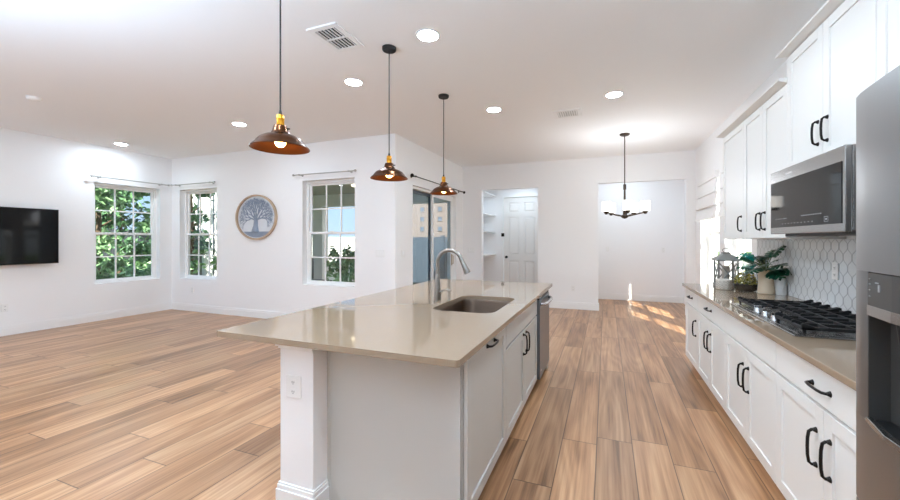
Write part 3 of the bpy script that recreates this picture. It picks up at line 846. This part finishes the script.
ic.frame('x', 1.0666, 1.0676, my0+.14, my0+.18, mz0+.056, mz0+.084, .0025)
ic.box(1.0666, 1.0676, my0+.15, my0+.17, mz0+.066, mz0+.074)
mk('control_marks', ic, M['white'], dr)
lg = B()
for k in range(7):
    y = 2.995-k*.012; lg.box(1.0688, 1.0702, y-.004, y+.004, mz1-.045, mz1-.034)
mk('logo', lg, M['logo'], dr)
mk('vent_tray', B().box(1.13, 1.49, my0+.03, my1-.06, mz0-.018, mz0+.003), M['blackplastic'], mw, .004)
mk('hood_lamp', B().box(1.18, 1.24, my0+.18, my0+.30, mz0-.021, mz0-.017), M['plate'], mw)

# refrigerator --------------------------------------------------
fr = thing('refrigerator', 'stainless refrigerator with a water dispenser at the right edge', 'refrigerator', (1.1, 1.08, 0))
def fx(y): return .687+.17*(y-1.08)**2
def door_poly(y0, y1, back, n=10):
    pts = [(fx(y0+(y1-y0)*i/n), y0+(y1-y0)*i/n) for i in range(n+1)]
    r = .012
    pts[0] = (pts[0][0]+r*.4, pts[0][1]); pts[-1] = (pts[-1][0]+r*.4, pts[-1][1])
    return pts+[(back, y1), (back, y0)]
mk('fridge_body', B().box(.79, XR-.03, .625, 1.536, .03, 1.845), M['darkgrey'], fr, .004)
mk('foot_grille', B().box(.80, .84, .64, 1.52, 0, .03), M['blackplastic'], fr)
# left door with the dispenser well: built as bands around the opening
DY0, DY1, DZ0, DZ1 = 1.20, 1.468, .885, 1.322
lb = B()
lb.prism(door_poly(1.084, 1.551, .785), 'z', .62, DZ0); lb.prism(door_poly(1.084, 1.551, .785), 'z', DZ1, 1.857)
lb.prism(door_poly(DY1, 1.551, .785, 3), 'z', DZ0, DZ1); lb.prism(door_poly(1.084, DY0, .785, 4), 'z', DZ0, DZ1)
ld_ = mk('door', lb, M['steelz'], fr, smooth=True)
mk('door', B().prism(door_poly(.62, 1.078, .785), 'z', .62, 1.857), M['steelz'], fr, smooth=True)
mk('drawer_front', B().prism(door_poly(.62, 1.551, .785, 14), 'z', .05, .612), M['steelz'], fr, smooth=True)
mk('dispenser_well', B().box(.765, .784, DY0, DY1, DZ0, DZ1).box(fx(DY1)+.004, .784, DY1-.004, DY1, DZ0, DZ1).box(fx(DY0)+.004, .784, DY0, DY0+.004, DZ0, DZ1), M['darkgrey'], ld_)
cp = B().prism([(fx(DY0)+.003, DY0+.002), (fx(1.337)+.002, 1.337), (fx(DY1)+.003, DY1-.002), (.765, DY1-.002), (.765, DY0+.002)], 'z', 1.225, DZ1-.003)
cp_ = mk('control_panel', cp, M['darkgrey'], ld_)
pm = B()
for k, z in enumerate((1.30, 1.285, 1.268, 1.25)):
    pm.prism([(fx(1.452)+.0012, 1.448), (fx(1.458)+.0012, 1.456), (fx(1.458)+.004, 1.456), (fx(1.452)+.004, 1.448)], 'z', z, z+.0022)
pm.prism([(fx(1.40)+.0008, 1.395), (fx(1.40)+.0008, 1.402), (fx(1.40)+.004, 1.402), (fx(1.40)+.004, 1.395)], 'z', 1.268, 1.288)
pm.prism([(fx(1.41)+.0008, 1.402), (fx(1.41)+.0008, 1.416), (fx(1.41)+.004, 1.416), (fx(1.41)+.004, 1.402)], 'z', 1.291, 1.294)
mk('panel_marks', pm, M['white'], cp_)
mk('panel_trim', B().prism([(fx(DY0)+.001, DY0+.002), (fx(1.337), 1.337), (fx(DY1)+.001, DY1-.002), (.765, DY1-.002), (.765, DY0+.002)], 'z', 1.195, 1.225), M['steel'], ld_)
ty = B().prism([(fx(DY0)-.004, DY0+.002), (fx(1.337)-.014, 1.337), (fx(DY1)-.002, DY1-.002), (fx(DY1)+.012, DY1-.002), (fx(1.337)+.006, 1.337), (fx(DY0)+.012, DY0+.002)], 'z', DZ0-.004, DZ0+.012)
mk('drip_tray', ty, M['steel'], ld_, .002)
mk('tray_grille', B().box(.712, .765, DY0+.004, DY1-.004, DZ0, DZ0+.006), M['blackplastic'], ld_)
mk('nozzle', B().cyl((.73, 1.337, 1.195), (.73, 1.337, 1.14), .02, .014).box(.75, .765, 1.30, 1.375, 1.0, 1.14), M['blackplastic'], ld_, smooth=True)
for ya in (1.055, 1.11):
    mk('handle', B().tube([(fx(ya), ya, .72), (fx(ya)-.045, ya, .74), (fx(ya)-.05, ya, .80), (fx(ya)-.05, ya, 1.70), (fx(ya)-.045, ya, 1.76), (fx(ya), ya, 1.78)], .012, 12), M['steelz'], fr, smooth=True)

# cooktop -------------------------------------------------------
ck = thing('gas_cooktop', 'stainless gas cooktop with black cast iron grates', 'cooktop', (1.165, 2.955, .916))
kx0, kx1, ky0, ky1 = .90, 1.425, 2.43, 3.50
mk('cooktop_pan', B().box(kx0, kx1, ky0, ky1, .9155, .9255), M['steel'], ck, .003)
mk('inset_pan', B().box(kx0+.03, kx1-.03, ky0+.03, ky1-.03, .9255, .928), M['steel'], ck, .001)
def grate(y0, y1, x0, x1):
    root_b = B(); w = .005; zt, zb = .966, .950
    root_b.frame('z', zb, zt, x0, x1, y0, y1, .014)
    nx = max(3, int(round((x1-x0)/.11)))
    for k in range(1, nx):
        xx = x0+(x1-x0)*k/nx; root_b.box(xx-w, xx+w, y0, y1, zb+.002, zt+.002)
    for k in (1, 2):
        yy = y0+(y1-y0)*k/3; root_b.box(x0, x1, yy-w, yy+w, zb+.002, zt+.001)
    # raised finger ends along the front and back rails
    for k in range(0, 4):
        yy = y0+.007+(y1-y0-.014)*k/3
        for xx, s in ((x0, 1), (x1, -1)):
            a, c = (yy-.007, yy+.007)
            root_b.prism([(xx, zb), (xx+s*.055, zb), (xx+s*.055, zt+.002), (xx+s*.012, zt+.016), (xx, zt+.013)], 'y', a, c)
    for xx in (x0+.008, x1-.022):
        for yy in (y0+.004, y1-.018):
            root_b.box(xx, xx+.014, yy, yy+.014, .928, zb)
    return mk('grate', root_b, M['iron'], ck, .0025)
grate(2.455, 2.795, kx0+.04, kx1-.03); grate(2.801, 3.125, kx0+.17, kx1-.03); grate(3.131, 3.475, kx0+.04, kx1-.03)
for (x, y, r) in ((1.04, 2.625, .045), (1.30, 2.625, .05), (1.24, 2.963, .06), (1.04, 3.305, .05), (1.30, 3.305, .042)):
    bn = mk('burner', B().lathe([(.0005, .012), (r*.9, .012), (r, .006), (r*1.1, 0)], (x, y, .928), 28), M['nickel'], ck, smooth=True)
    mk('burner_cap', B().lathe([(.0005, .022), (r*.75, .022), (r*.82, .018), (r*.82, .012)], (x, y, .928), 28), M['iron'], bn, smooth=True)
for k in range(5):
    y = 2.963+(k-2)*.07; x = .955+(.03 if k % 2 else 0)
    kn = mk('knob', B().lathe([(.0005, .03), (.019, .03), (.022, .026), (.024, .004), (.026, 0)], (x, y, .928), 24), M['steel'], ck, smooth=True)
    mk('knob_grip', B().box(x-.022, x+.022, y-.005, y+.005, .957, .972), M['steel'], kn, .002)

# ------------------------------------------------------------------ island
IC = M['islandcab']
XI = -.60
IX0, IX1, IY0, IY1 = -1.998, -.568, 1.457, 4.41
KW0, KW1, KY0, KY1 = -1.608, -1.388, 1.53, 4.30     # knee wall at the island's back
SX0, SX1, SY0, SY1 = -1.185, -.712, 2.45, 3.205     # sink opening
def rrect(x0, x1, y0, y1, r, n=8):
    p = []
    for (cx_, cy_, a) in ((x1-r, y1-r, 0), (x0+r, y1-r, PI/2), (x0+r, y0+r, PI), (x1-r, y0+r, 1.5*PI)):
        p += [(cx_+r*math.cos(a+PI/2*i/n), cy_+r*math.sin(a+PI/2*i/n)) for i in range(n+1)]
    return p
def slab_with_hole(outer, inner, z0, z1):
    b = B(); bm = b.bm
    def loop(p, z):
        v = [bm.verts.new((x, y, z)) for x, y in p]
        return v, [bm.edges.new((v[i], v[(i+1) % len(v)])) for i in range(len(v))]
    ot, oe = loop(outer, z1); it, ie = loop(inner, z1); ob, obe = loop(outer, z0); ib, ibe = loop(inner, z0)
    bmesh.ops.triangle_fill(bm, edges=oe+ie, use_beauty=True); bmesh.ops.triangle_fill(bm, edges=obe+ibe, use_beauty=True)
    for t, q in ((ot, ob), (it, ib)):
        for i in range(len(t)):
            j = (i+1) % len(t); bm.faces.new((t[i], t[j], q[j], q[i]))
    return b
isl = mk('island_worktop', slab_with_hole(rrect(IX0, IX1, IY0, IY1, .018, 4), rrect(SX0, SX1, SY0, SY1, .10, 8), .8835, .915), M['quartz'], loc=(-1.28, 2.93, .8835), bevel=.003)
tag(isl, 'taupe polished quartz worktop of the kitchen island', 'worktop')

sk = thing('kitchen_sink', 'undermount stainless sink set in the island worktop', 'sink', (-.95, 2.83, .66))
def basin():
    b = B(); rs = []
    for (o, z, r) in ((.03, .8825, .12), (.004, .8825, .104), (-.002, .86, .10), (-.004, .70, .095), (-.02, .672, .08), (-.06, .662, .05)):
        rs.append([b.bm.verts.new((x, y, z)) for x, y in rrect(SX0-o, SX1+o, SY0-o, SY1+o, r, 8)])
    b.loft(rs, cap=False); b.bm.faces.new(rs[-1])
    return b
mk('basin', basin(), M['sinksteel'], sk, smooth=True)
dn = B().lathe([(.0005, .004), (.03, .004), (.042, .006), (.046, .001)], (-.95, 2.83, .662), 28)
mk('drain', dn, M['nickel'], sk, smooth=True)

fc = thing('kitchen_faucet', 'brushed nickel gooseneck faucet beside the island sink', 'faucet', (-1.289, 2.835, .915))
fx0, fy0 = -1.289, 2.835
mk('faucet_body', B().lathe([(.0005, .915), (.03, .915), (.031, .93), (.028, 1.0), (.022, 1.08), (.0175, 1.13), (.016, 1.135), (.0005, 1.135)], (fx0, fy0, 0), 24), M['nickel'], fc, smooth=True)
arc = [(fx0, fy0, 1.12), (fx0, fy0, 1.20)]
for i in range(0, 13):
    a = PI-math.radians(160)*i/12
    arc.append((fx0+.107+.107*math.cos(a), fy0, 1.222+.107*math.sin(a)))
mk('spout', B().tube(arc, .0155, 14), M['nickel'], fc, smooth=True)
ex, ez = arc[-1][0], arc[-1][2]; dd = Vector((arc[-1][0]-arc[-2][0], 0, arc[-1][2]-arc[-2][2])).normalized()
hp = [Vector((ex, fy0, ez))+dd*t for t in (-.005, .03, .065, .115, .125)]
mk('spray_head', B().tube(hp, [.0165, .019, .022, .027, .0255], 16), M['nickel'], fc, smooth=True)
lv = B().cyl((fx0+.018, fy0-.004, .985), (fx0+.045, fy0-.012, .992), .013, .011, 14)
lv.tube([(fx0+.04, fy0-.01, .992), (fx0+.058, fy0-.014, 1.004), (fx0+.10, fy0-.02, 1.008), (fx0+.135, fy0-.024, 1.005)], [.008, .007, .006, .006], 10)
mk('lever', lv, M['nickel'], fc, smooth=True)

kw = thing('island_knee_wall', 'white plastered knee wall holding up the island overhang', 'half wall', (-1.5, 2.9, 0))
mk('wall_body', B().box(KW0, KW1, KY0, KY1, 0, .8825), M['stucco'] if False else M['wall'], kw, .004)
b = B()
for (t, z0, z1) in ((.016, 0, .105), (.011, .105, .128), (.007, .128, .14)):
    b.box(KW0-t, KW1+t, KY0-t, KY0, z0, z1); b.box(KW0-t, KW0, KY0, KY1, z0, z1); b.box(KW1, KW1+t, KY0, 1.632, z0, z1)
mk('baseboard', b, M['trimw'], kw, .002)
b = B()
for (t, z0, z1) in ((.008, .842, .856), (.018, .856, .870), (.026, .870, .8825)):
    b.box(KW0-t, KW1+t*.3, KY0-t, KY0, z0, z1); b.box(KW0-t, KW0, KY0, KY1, z0, z1)
mk('cap_moulding', b, M['trimw'], kw, .003)
outlet('y', KY0, -1, -1.512, .652, 'white duplex outlet on the end of the island knee wall', w=.098, h=.116)

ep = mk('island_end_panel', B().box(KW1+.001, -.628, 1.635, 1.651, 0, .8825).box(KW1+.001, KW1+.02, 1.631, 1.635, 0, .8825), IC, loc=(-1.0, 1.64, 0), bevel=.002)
tag(ep, 'plain off-white end panel of the island facing the viewer', 'cabinet panel')

IB = KW1+.003
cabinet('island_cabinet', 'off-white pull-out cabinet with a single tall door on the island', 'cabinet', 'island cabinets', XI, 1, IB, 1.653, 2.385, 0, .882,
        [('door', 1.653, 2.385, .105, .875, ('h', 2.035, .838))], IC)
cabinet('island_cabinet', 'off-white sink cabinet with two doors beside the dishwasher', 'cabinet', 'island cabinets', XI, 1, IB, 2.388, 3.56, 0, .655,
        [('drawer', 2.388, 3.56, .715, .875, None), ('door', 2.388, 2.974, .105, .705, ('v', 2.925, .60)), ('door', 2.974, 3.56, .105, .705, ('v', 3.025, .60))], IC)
dw = thing('dishwasher', 'stainless dishwasher with bar handle at the island end', 'dishwasher', (-.9, 3.88, 0))
mk('tub', B().box(IB, -.625, 3.566, 4.186, .10, .875), M['darkgrey'], dw)
mk('toe_kick', B().box(IB, -.68, 3.566, 4.186, 0, .10), M['blackplastic'], dw)
dwd = mk('door', B().box(-.624, -.575, 3.568, 4.184, .105, .845), M['dwsteel'], dw, .004)
mk('control_strip', B().box(-.624, -.582, 3.568, 4.184, .847, .878), M['blackplastic'], dw, .003)
hb = B().tube([(-.577, 3.62, .80), (-.548, 3.64, .80), (-.532, 3.72, .80), (-.528, 3.876, .80), (-.532, 4.03, .80), (-.548, 4.11, .80), (-.577, 4.13, .80)], .016, 12)
mk('handle', hb, M['steel'], dwd, smooth=True)
mk('badge', B().box(-.5755, -.574, 3.62, 3.66, .17, .18), M['logo'], dwd)
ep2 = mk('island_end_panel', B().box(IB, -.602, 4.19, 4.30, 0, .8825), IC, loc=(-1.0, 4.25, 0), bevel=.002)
tag(ep2, 'off-white end panel beyond the dishwasher at the far island end', 'cabinet panel')

# ------------------------------------------------------------------ things on the right worktop
CZ = .9155
# lantern
lx, ly = 1.19, 4.78
ln = thing('lantern', 'grey wooden lantern with crossed sides at the counter end', 'lantern', (lx, ly, CZ))
hw = .085
mk('lantern_base', B().box(lx-hw-.012, lx+hw+.012, ly-hw-.012, ly+hw+.012, CZ, CZ+.03), M['lantern'], ln, .003)
for sx in (-1, 1):
    for sy in (-1, 1):
        mk('post', B().box(lx+sx*hw-.008, lx+sx*hw+.008, ly+sy*hw-.008, ly+sy*hw+.008, CZ+.03, CZ+.275), M['lantern'], ln, .002)
z0, z1 = CZ+.035, CZ+.25
for (a, b2, ax) in ((-hw, 0, 'x'), (hw, 0, 'x'), (-hw, 0, 'y'), (hw, 0, 'y')):
    q = B()
    for s in (-1, 1):
        if ax == 'x': q.tube([(lx+a, ly-s*(hw-.008), z0), (lx+a, ly+s*(hw-.008), z1)], .006, 6)
        else: q.tube([(lx-s*(hw-.008), ly+a, z0), (lx+s*(hw-.008), ly+a, z1)], .006, 6)
    mk('cross_bars', q, M['lantern'], ln)
rf = B(); r1, r2 = hw+.028, .035
rf.prism([(lx-r1, CZ+.275), (lx+r1, CZ+.275), (lx+r1, CZ+.287), (lx-r1, CZ+.287)], 'y', ly-r1, ly+r1)
R0 = [rf.bm.verts.new((lx+sx*r1, ly+sy*r1, CZ+.287)) for sx, sy in ((-1,-1),(1,-1),(1,1),(-1,1))]
R1 = [rf.bm.verts.new((lx+sx*r2, ly+sy*r2, CZ+.345)) for sx, sy in ((-1,-1),(1,-1),(1,1),(-1,1))]
rf.loft([R0, R1])
rf.box(lx-r2, lx+r2, ly-r2, ly+r2, CZ+.345, CZ+.365)
mk('roof', rf, M['lantern'], ln, .002)
mk('ring_handle', B().tube([(lx+.03*math.cos(a), ly, CZ+.385+.022*math.sin(a)) for a in [2*PI*i/16 for i in range(17)]], .004, 6), M['nickel'], ln, smooth=True)
cd = mk('pillar_candle', B().lathe([(.0005, .19), (.03, .19), (.034, .186), (.034, 0), (.0005, 0)], (lx, ly, CZ+.0305), 24), M['candle'], loc=(lx, ly, CZ+.0305), smooth=True)
tag(cd, 'thick grey pillar candle standing inside the lantern', 'candle')
# little patterned pot in front of it
px, py = 1.103, 4.50
pt = thing('candle_pot', 'small cream pot with carved pattern before the lantern', 'pot', (px, py, CZ))
mk('pot_body', B().lathe([(.0005, 0), (.058, 0), (.068, .008), (.071, .05), (.068, .098), (.064, .103), (.058, .103), (.058, .085), (.0005, .085)], (px, py, CZ), 32), M['ceramic'], pt, smooth=True)
q = B()
for i in range(14):
    for k in range(3):
        a = 2*PI*(i+.5*(k % 2))/14; z = CZ+.024+k*.027
        c = Vector((px+.0715*math.cos(a), py+.0715*math.sin(a), z)); t = Vector((-math.sin(a), math.cos(a), 0)); o = Vector((math.cos(a), math.sin(a), 0))*.0015
        P4 = [c+t*.012, c+Vector((0,0,.012)), c-t*.012, c-Vector((0,0,.012))]
        for u, w in zip(P4, P4[1:]+P4[:1]): q.tube([u+o*0, w+o*0], .0018, 4)
mk('carved_pattern', q, M['carve'], pt)
# glass jar terrarium
jx, jy = 1.265, 4.43
tj = thing('glass_jar_terrarium', 'round glass jar planter filled with yellow-green plants', 'terrarium', (jx, jy, CZ))
mk('glass_jar', B().lathe([(.0005, .002), (.075, .0), (.09, .012), (.098, .06), (.097, .13), (.085, .19), (.065, .225), (.062, .235), (.068, .24), (.072, .252), (.06, .262), (.02, .268), (.0005, .268)], (jx, jy, CZ), 36), M['jarglass'], tj, smooth=True)
mk('soil', B().lathe([(.0005, .006), (.072, .006), (.086, .016), (.092, .05), (.09, .068), (.0005, .072)], (jx, jy, CZ), 28), M['soil'], tj, smooth=True)
mk('jar_lid', B().lathe([(.0005, .285), (.055, .28), (.078, .268), (.084, .256), (.08, .252), (.0005, .252)], (jx, jy, CZ), 28), M['jarglass'], tj, smooth=True)
rng = random.Random(5); q = B()
for i in range(380):
    a = rng.random()*2*PI; rr = .095*math.sqrt(rng.random()); z = CZ+.075+rng.random()*.13*(1.25-rr/.095)
    q.leaf((jx+rr*math.cos(a), jy+rr*math.sin(a), z), rng.uniform(.012, .024), rng, .6)
mk('plants', q, M['moss'], tj)
# vase with monstera
vx, vy = 1.385, 4.30
vs = thing('vase_plant', 'cream vase with dark green split-leaf plant', 'potted plant', (vx, vy, CZ))
mk('vase', B().lathe([(.0005, 0), (.06, 0), (.066, .01), (.062, .06), (.058, .12), (.062, .18), (.076, .212), (.08, .218), (.074, .218), (.06, .20), (.0005, .19)], (vx, vy, CZ), 32), M['vasem'], vs, smooth=True)
def split_leaf(b, base, tip_dir, size, up, rng):
    d = Vector(tip_dir).normalized(); n = Vector(up).normalized(); w = d.cross(n).normalized(); n = w.cross(d)
    base = Vector(base); nf = 5
    mid = [base+d*size*t-n*size*.25*t*t for t in [i/nf for i in range(nf+1)]]
    for s in (-1, 1):
        for i in range(nf):
            wd = size*.55*math.sin(PI*(.18+.75*(i+.5)/nf))
            a, c = mid[i], mid[i+1]
            m1 = a.lerp(c, .15); m2 = a.lerp(c, .95)
            o1 = m1+w*s*wd+d*size*.12-n*size*.12; o2 = m2+w*s*wd*.85+d*size*.10-n*size*.12
            vv = [b.bm.verts.new(p) for p in (a, c, o2, o1)]
            b.bm.faces.new(vv if s > 0 else vv[::-1])
rng = random.Random(9)
LV = []
for k in range(30):
    a = 2*PI*k/30*7+rng.random()*.4; zz = rng.uniform(-.1, 1.1)
    v = Vector((math.cos(a), math.sin(a), zz))
    if v.x > 0: v.x *= .15
    LV.append(((v.x, v.y, v.z), rng.uniform(.10, .15), 'teal' if (v.y > .15 and v.x < -.1) else 'mons'))
for d, s, mm in LV:
    d = Vector(d).normalized(); top = Vector((vx, vy, CZ+.20)); e_ = top+Vector((d.x*.10, d.y*.11, .02+.13*max(0, d.z)))
    sb = mk('stem', B().tube([top-Vector((0,0,.02)), top.lerp(e_, .5)+Vector((0,0,.015)), e_], .0035, 6), M['stem'], vs, smooth=True)
    q = B(); split_leaf(q, e_, (d.x, d.y, d.z*.6+rng.uniform(-.3, .5)), s, (d.x*-.6-.5, d.y*-.6-.35, 1), rng)
    for vv in q.bm.verts: vv.co.x = min(vv.co.x, XR-.025-rng.random()*.01); vv.co.z = min(vv.co.z, 1.405-rng.random()*.01)
    mk('leaf', q, M[mm], sb)
# white jug
gx_, gy_ = 1.478, 4.24
jg = thing('jug', 'pale grey-white jug standing behind the vase by the tiles', 'jug', (gx_, gy_, CZ))
mk('jug_body', B().lathe([(.0005, 0), (.036, 0), (.040, .01), (.039, .09), (.034, .14), (.036, .165), (.039, .172), (.035, .172), (.030, .14), (.0005, .13)], (gx_, gy_, CZ), 28), M['jugm'], jg, smooth=True)
mk('jug_handle', B().tube([(gx_-.006, gy_-.032, CZ+.145), (gx_-.006, gy_-.064, CZ+.14), (gx_-.006, gy_-.068, CZ+.09), (gx_-.006, gy_-.037, CZ+.05)], .007, 8), M['jugm'], jg, smooth=True)

# ------------------------------------------------------------------ outdoors
struct('ground', B().box(-60, 40, -30, 60, -.30, -.16), M['grass'], label='lawn around the house', cat='ground')
struct('ground_bright', B().box(XR+.6, 12, -6, 26, -.16, -.10), M['pave'], label='bright pale ground added outside the kitchen windows', cat='ground')  # pale slab added so the view through the kitchen windows turns white
struct('ground_patio', B().box(-9.0, XP-T, YR+T, 8.9, -.16, -.06), M['pave'], label='pale concrete patio outside the sliding door', cat='patio')
struct('roof_slab', B().box(XL-.8, XP-.6, YK-.8, YR+.6, CEIL+.26, CEIL+.5).box(XP-.6, XR+.45, YK-.8, YN+.6, CEIL+.26, CEIL+.5), M['rooft'], label='house roof', cat='roof')
struct('ceiling_patio', B().box(-8.7, XP-T, YR+T, 8.45, 2.62, 2.78), M['porch'], label='covered patio ceiling outside the window', cat='ceiling')
struct('beam_patio', B().box(-8.7, XP-T, 8.25, 8.45, 2.30, 2.62), M['stucco'], label='white beam along the patio edge', cat='beam')
pc = mk('patio_post', B().box(-7.50, -7.16, 8.23, 8.47, -.06, 2.30).box(-7.53, -7.13, 8.20, 8.50, -.06, .12), M['stucco'], loc=(-7.33, 8.34, -.06), bevel=.005)
tag(pc, 'square white patio post outside the window right of the art', 'post')
pl_ = mk('patio_ceiling_light', B().lathe([(.0005, -.03), (.10, -.03), (.11, 0)], (-5.15, 7.0, 2.62), 24), emit_material('patio_lamp', (1, .85, .6), 4), loc=(-5.15, 7.0, 2.62))
tag(pl_, 'round lit lamp on the patio ceiling outside', 'ceiling light')

def tree(name, label, cat, x, y, h, r, n, m, seed, group, trunk=.07, ls=.11, base=.0, squash=1.0):
    root = thing(name, label, cat, (x, y, -.16), group)
    rng = random.Random(seed)
    if trunk:
        b = B().tube([(x, y, -.2), (x+.05, y+.03, h*.4), (x-.03, y, h*.8)], [trunk, trunk*.8, trunk*.3], 8)
        for k in range(5):
            a = rng.random()*6.28; z = h*rng.uniform(.35, .7)
            b.tube([(x, y, z), (x+math.cos(a)*r*.5, y+math.sin(a)*r*.5, z+r*.35)], [trunk*.4, trunk*.15], 6)
        mk('trunk', b, M['bark'], root, smooth=True)
    q = B()
    def inside(v):
        l = math.hypot(v[0], v[1])
        k = min(1.0, .97*r/l) if l > 1e-6 else 1
        return (v[0]*k, v[1]*k, v[2])
    clumps = [(rng.gauss(0, .5)*r, rng.gauss(0, .5)*r, base+(h-base)*rng.uniform(.08, 1)) for _ in range(max(8, n//60))]
    for i in range(n):
        c = rng.choice(clumps)
        c = inside((c[0]+rng.gauss(0, .22)*r, c[1]+rng.gauss(0, .22)*r, max(.02+base, c[2]+rng.gauss(0, .16)*r*squash)))
        q.leaf((x+c[0], y+c[1], c[2]), ls*rng.uniform(.6, 1.3), rng, .4)
    mk('crown', q, m, root)
    return root
# beyond the window by the television
TL = 'leafy trees outside the television-side window'
tree('garden_tree', 'leafy green tree in the left panes of the television-side window', 'tree', -11.2, 5.25, 4.6, .62, 1900, M['treeleaf'], 1, TL)
tree('garden_tree', 'leafy green tree in the middle panes of the television-side window', 'tree', -13.3, 6.75, 5.0, .85, 2400, M['darkleaf'], 2, TL)
tree('garden_tree', 'leafy green tree in the right panes of the television-side window', 'tree', -11.2, 6.72, 4.8, .6, 1800, M['treeleaf'], 3, TL)
tree('garden_tree', 'dark tree at the left edge of the corner window', 'tree', -12.6, 8.35, 4.6, .62, 1600, M['darkleaf'], 4, TL)
tree('garden_bush', 'low bush at the foot of the television-side window view', 'bush', -9.6, 5.05, .8, .55, 800, M['treeleaf'], 6, 'garden bushes', trunk=.02, ls=.08)
tree('garden_bush', 'climbing bush against the white wall in the corner window', 'bush', -13.2, 9.85, 2.6, .5, 500, M['treeleaf'], 7, 'garden bushes', trunk=.02, ls=.09)
fl = thing('flower', 'small orange flower at the bottom of the television-side window', 'flower', (-9.0, 5.68, -.16))
mk('stem', B().tube([(-9.0, 5.68, -.16), (-9.0, 5.69, .2), (-9.0, 5.68, .5)], .012, 6), M['stem'], fl)
mk('bloom', B().ball((-9.0, 5.68, .55), .06, (1, 1, 1.3), 10, 8), M['orange'], fl)
fn = thing('garden_fence', 'pale blue-grey fence low behind the trees outside', 'fence', (-15, 9, -.16))
mk('fence_boards', B().box(-15.1, -15, 3, 10.4, -.2, 1.75), M['fence'], fn)
nb = thing('neighbour_house', 'white house wall seen through the corner window', 'house', (-14, 10.5, -.16))
mk('house_wall', B().box(-17.4, -12.7, 10.5, 11.2, -.2, 3.6), M['stucco'], nb)
mk('roof', B().box(-17.6, -12.6, 10.3, 11.4, 3.6, 3.75), M['rooft'], nb)
for k in range(4):
    mk('trim_strip', B().box(-16.3+k*.9, -16.22+k*.9, 10.47, 10.5, 0, 3.5), M['fence'], nb)
# beyond the sliding door
nh = thing('beige_house', 'beige neighbour house behind the sliding door glass', 'house', (-7, 14, -.16))
mk('house_wall', B().box(-8.3, -3.6, 14, 15, -.2, 3.35), M['beige'], nh)
mk('roof', B().prism([(13.5, 3.35), (15.5, 3.35), (15.5, 3.55), (13.6, 3.55)], 'x', -8.6, -3.3), M['rooft'], nh)
for (x0, x1) in ((-7.15, -6.95), (-6.75, -6.55), (-6.35, -6.15), (-5.55, -5.35), (-5.15, -4.95), (-4.75, -4.55)):
    for z in (1.75, 2.15, 2.55):
        wf = mk('window', B().frame('y', 13.97, 14.0, x0, x1, z, z+.2, .02), M['beige'], nh)
        mk('pane', B().box(x0+.02, x1-.02, 13.985, 13.995, z+.02, z+.18), M['houseglass'], wf)
pf = thing('patio_fence', 'tall pale blue-grey fence beyond the sliding door', 'fence', (-6, 12, -.16))
mk('fence_boards', B().box(-8.2, -3.3, 12, 12.06, -.2, 1.5), M['fence'], pf)
for k in range(4):
    mk('fence_post', B().box(-8.15+k*1.42, -8.03+k*1.42, 11.95, 12.0, -.2, 1.56), M['fence'], pf)
gw = mk('garden_wall', B().box(-12.6, -8.22, 11.2, 11.4, -.2, 1.5), M['stucco'], loc=(-10.4, 11.3, -.16)); tag(gw, 'white garden wall behind the patio plants', 'garden wall')
# patio plants behind the window right of the art
def palm(x, y, h, seed, label):
    root = thing('patio_plant', label, 'plant', (x, y, -.06), 'potted plants on the patio')
    rng = random.Random(seed)
    mk('plant_pot', B().lathe([(.0005, 0), (.13, 0), (.17, .3), (.15, .3), (.0005, .27)], (x, y, -.06), 24), M['chandm'], root, smooth=True)
    for k in range(11):
        a = 2*PI*k/11+rng.random()*.4; ln_ = rng.uniform(.25, .44)
        pts = [Vector((x, y, .2)), Vector((x+math.cos(a)*ln_*.3, y+math.sin(a)*ln_*.3, h*.75)), Vector((x+math.cos(a)*ln_*.8, y+math.sin(a)*ln_*.8, h*rng.uniform(.85, 1.05))), Vector((x+math.cos(a)*ln_*1.15, y+math.sin(a)*ln_*1.15, h*.7))]
        q = B().tube(pts, [.009, .007, .005, .003], 5)
        for i in range(14):
            t = .25+.75*i/13; sgm = min(2, int(t*3)); p = pts[sgm].lerp(pts[sgm+1], t*3-sgm)
            q.leaf(p, .085, rng, .5)
        mk('frond', q, M['treeleaf'], root)
palm(-5.75, 7.85, 1.15, 21, 'leafy patio plant at the left of the window right of the art')
palm(-5.25, 6.7, 1.25, 22, 'leafy patio plant in the middle of the window right of the art')
palm(-4.5, 5.9, 1.0, 23, 'leafy patio plant low at the right of that window')
pch = thing('patio_chair', 'dark wicker patio chair outside the window', 'chair', (-6.6, 7.3, -.06))
mk('seat', B().box(-6.9, -6.3, 7.0, 7.6, .32, .42), M['darkgrey'], pch, .02)
mk('backrest', B().box(-6.95, -6.87, 7.0, 7.6, .42, .95), M['darkgrey'], pch, .02)
for sx in (-6.88, -6.34):
    for sy in (7.03, 7.55):
        mk('leg', B().box(sx, sx+.04, sy, sy+.04, -.06, .32), M['darkgrey'], pch)
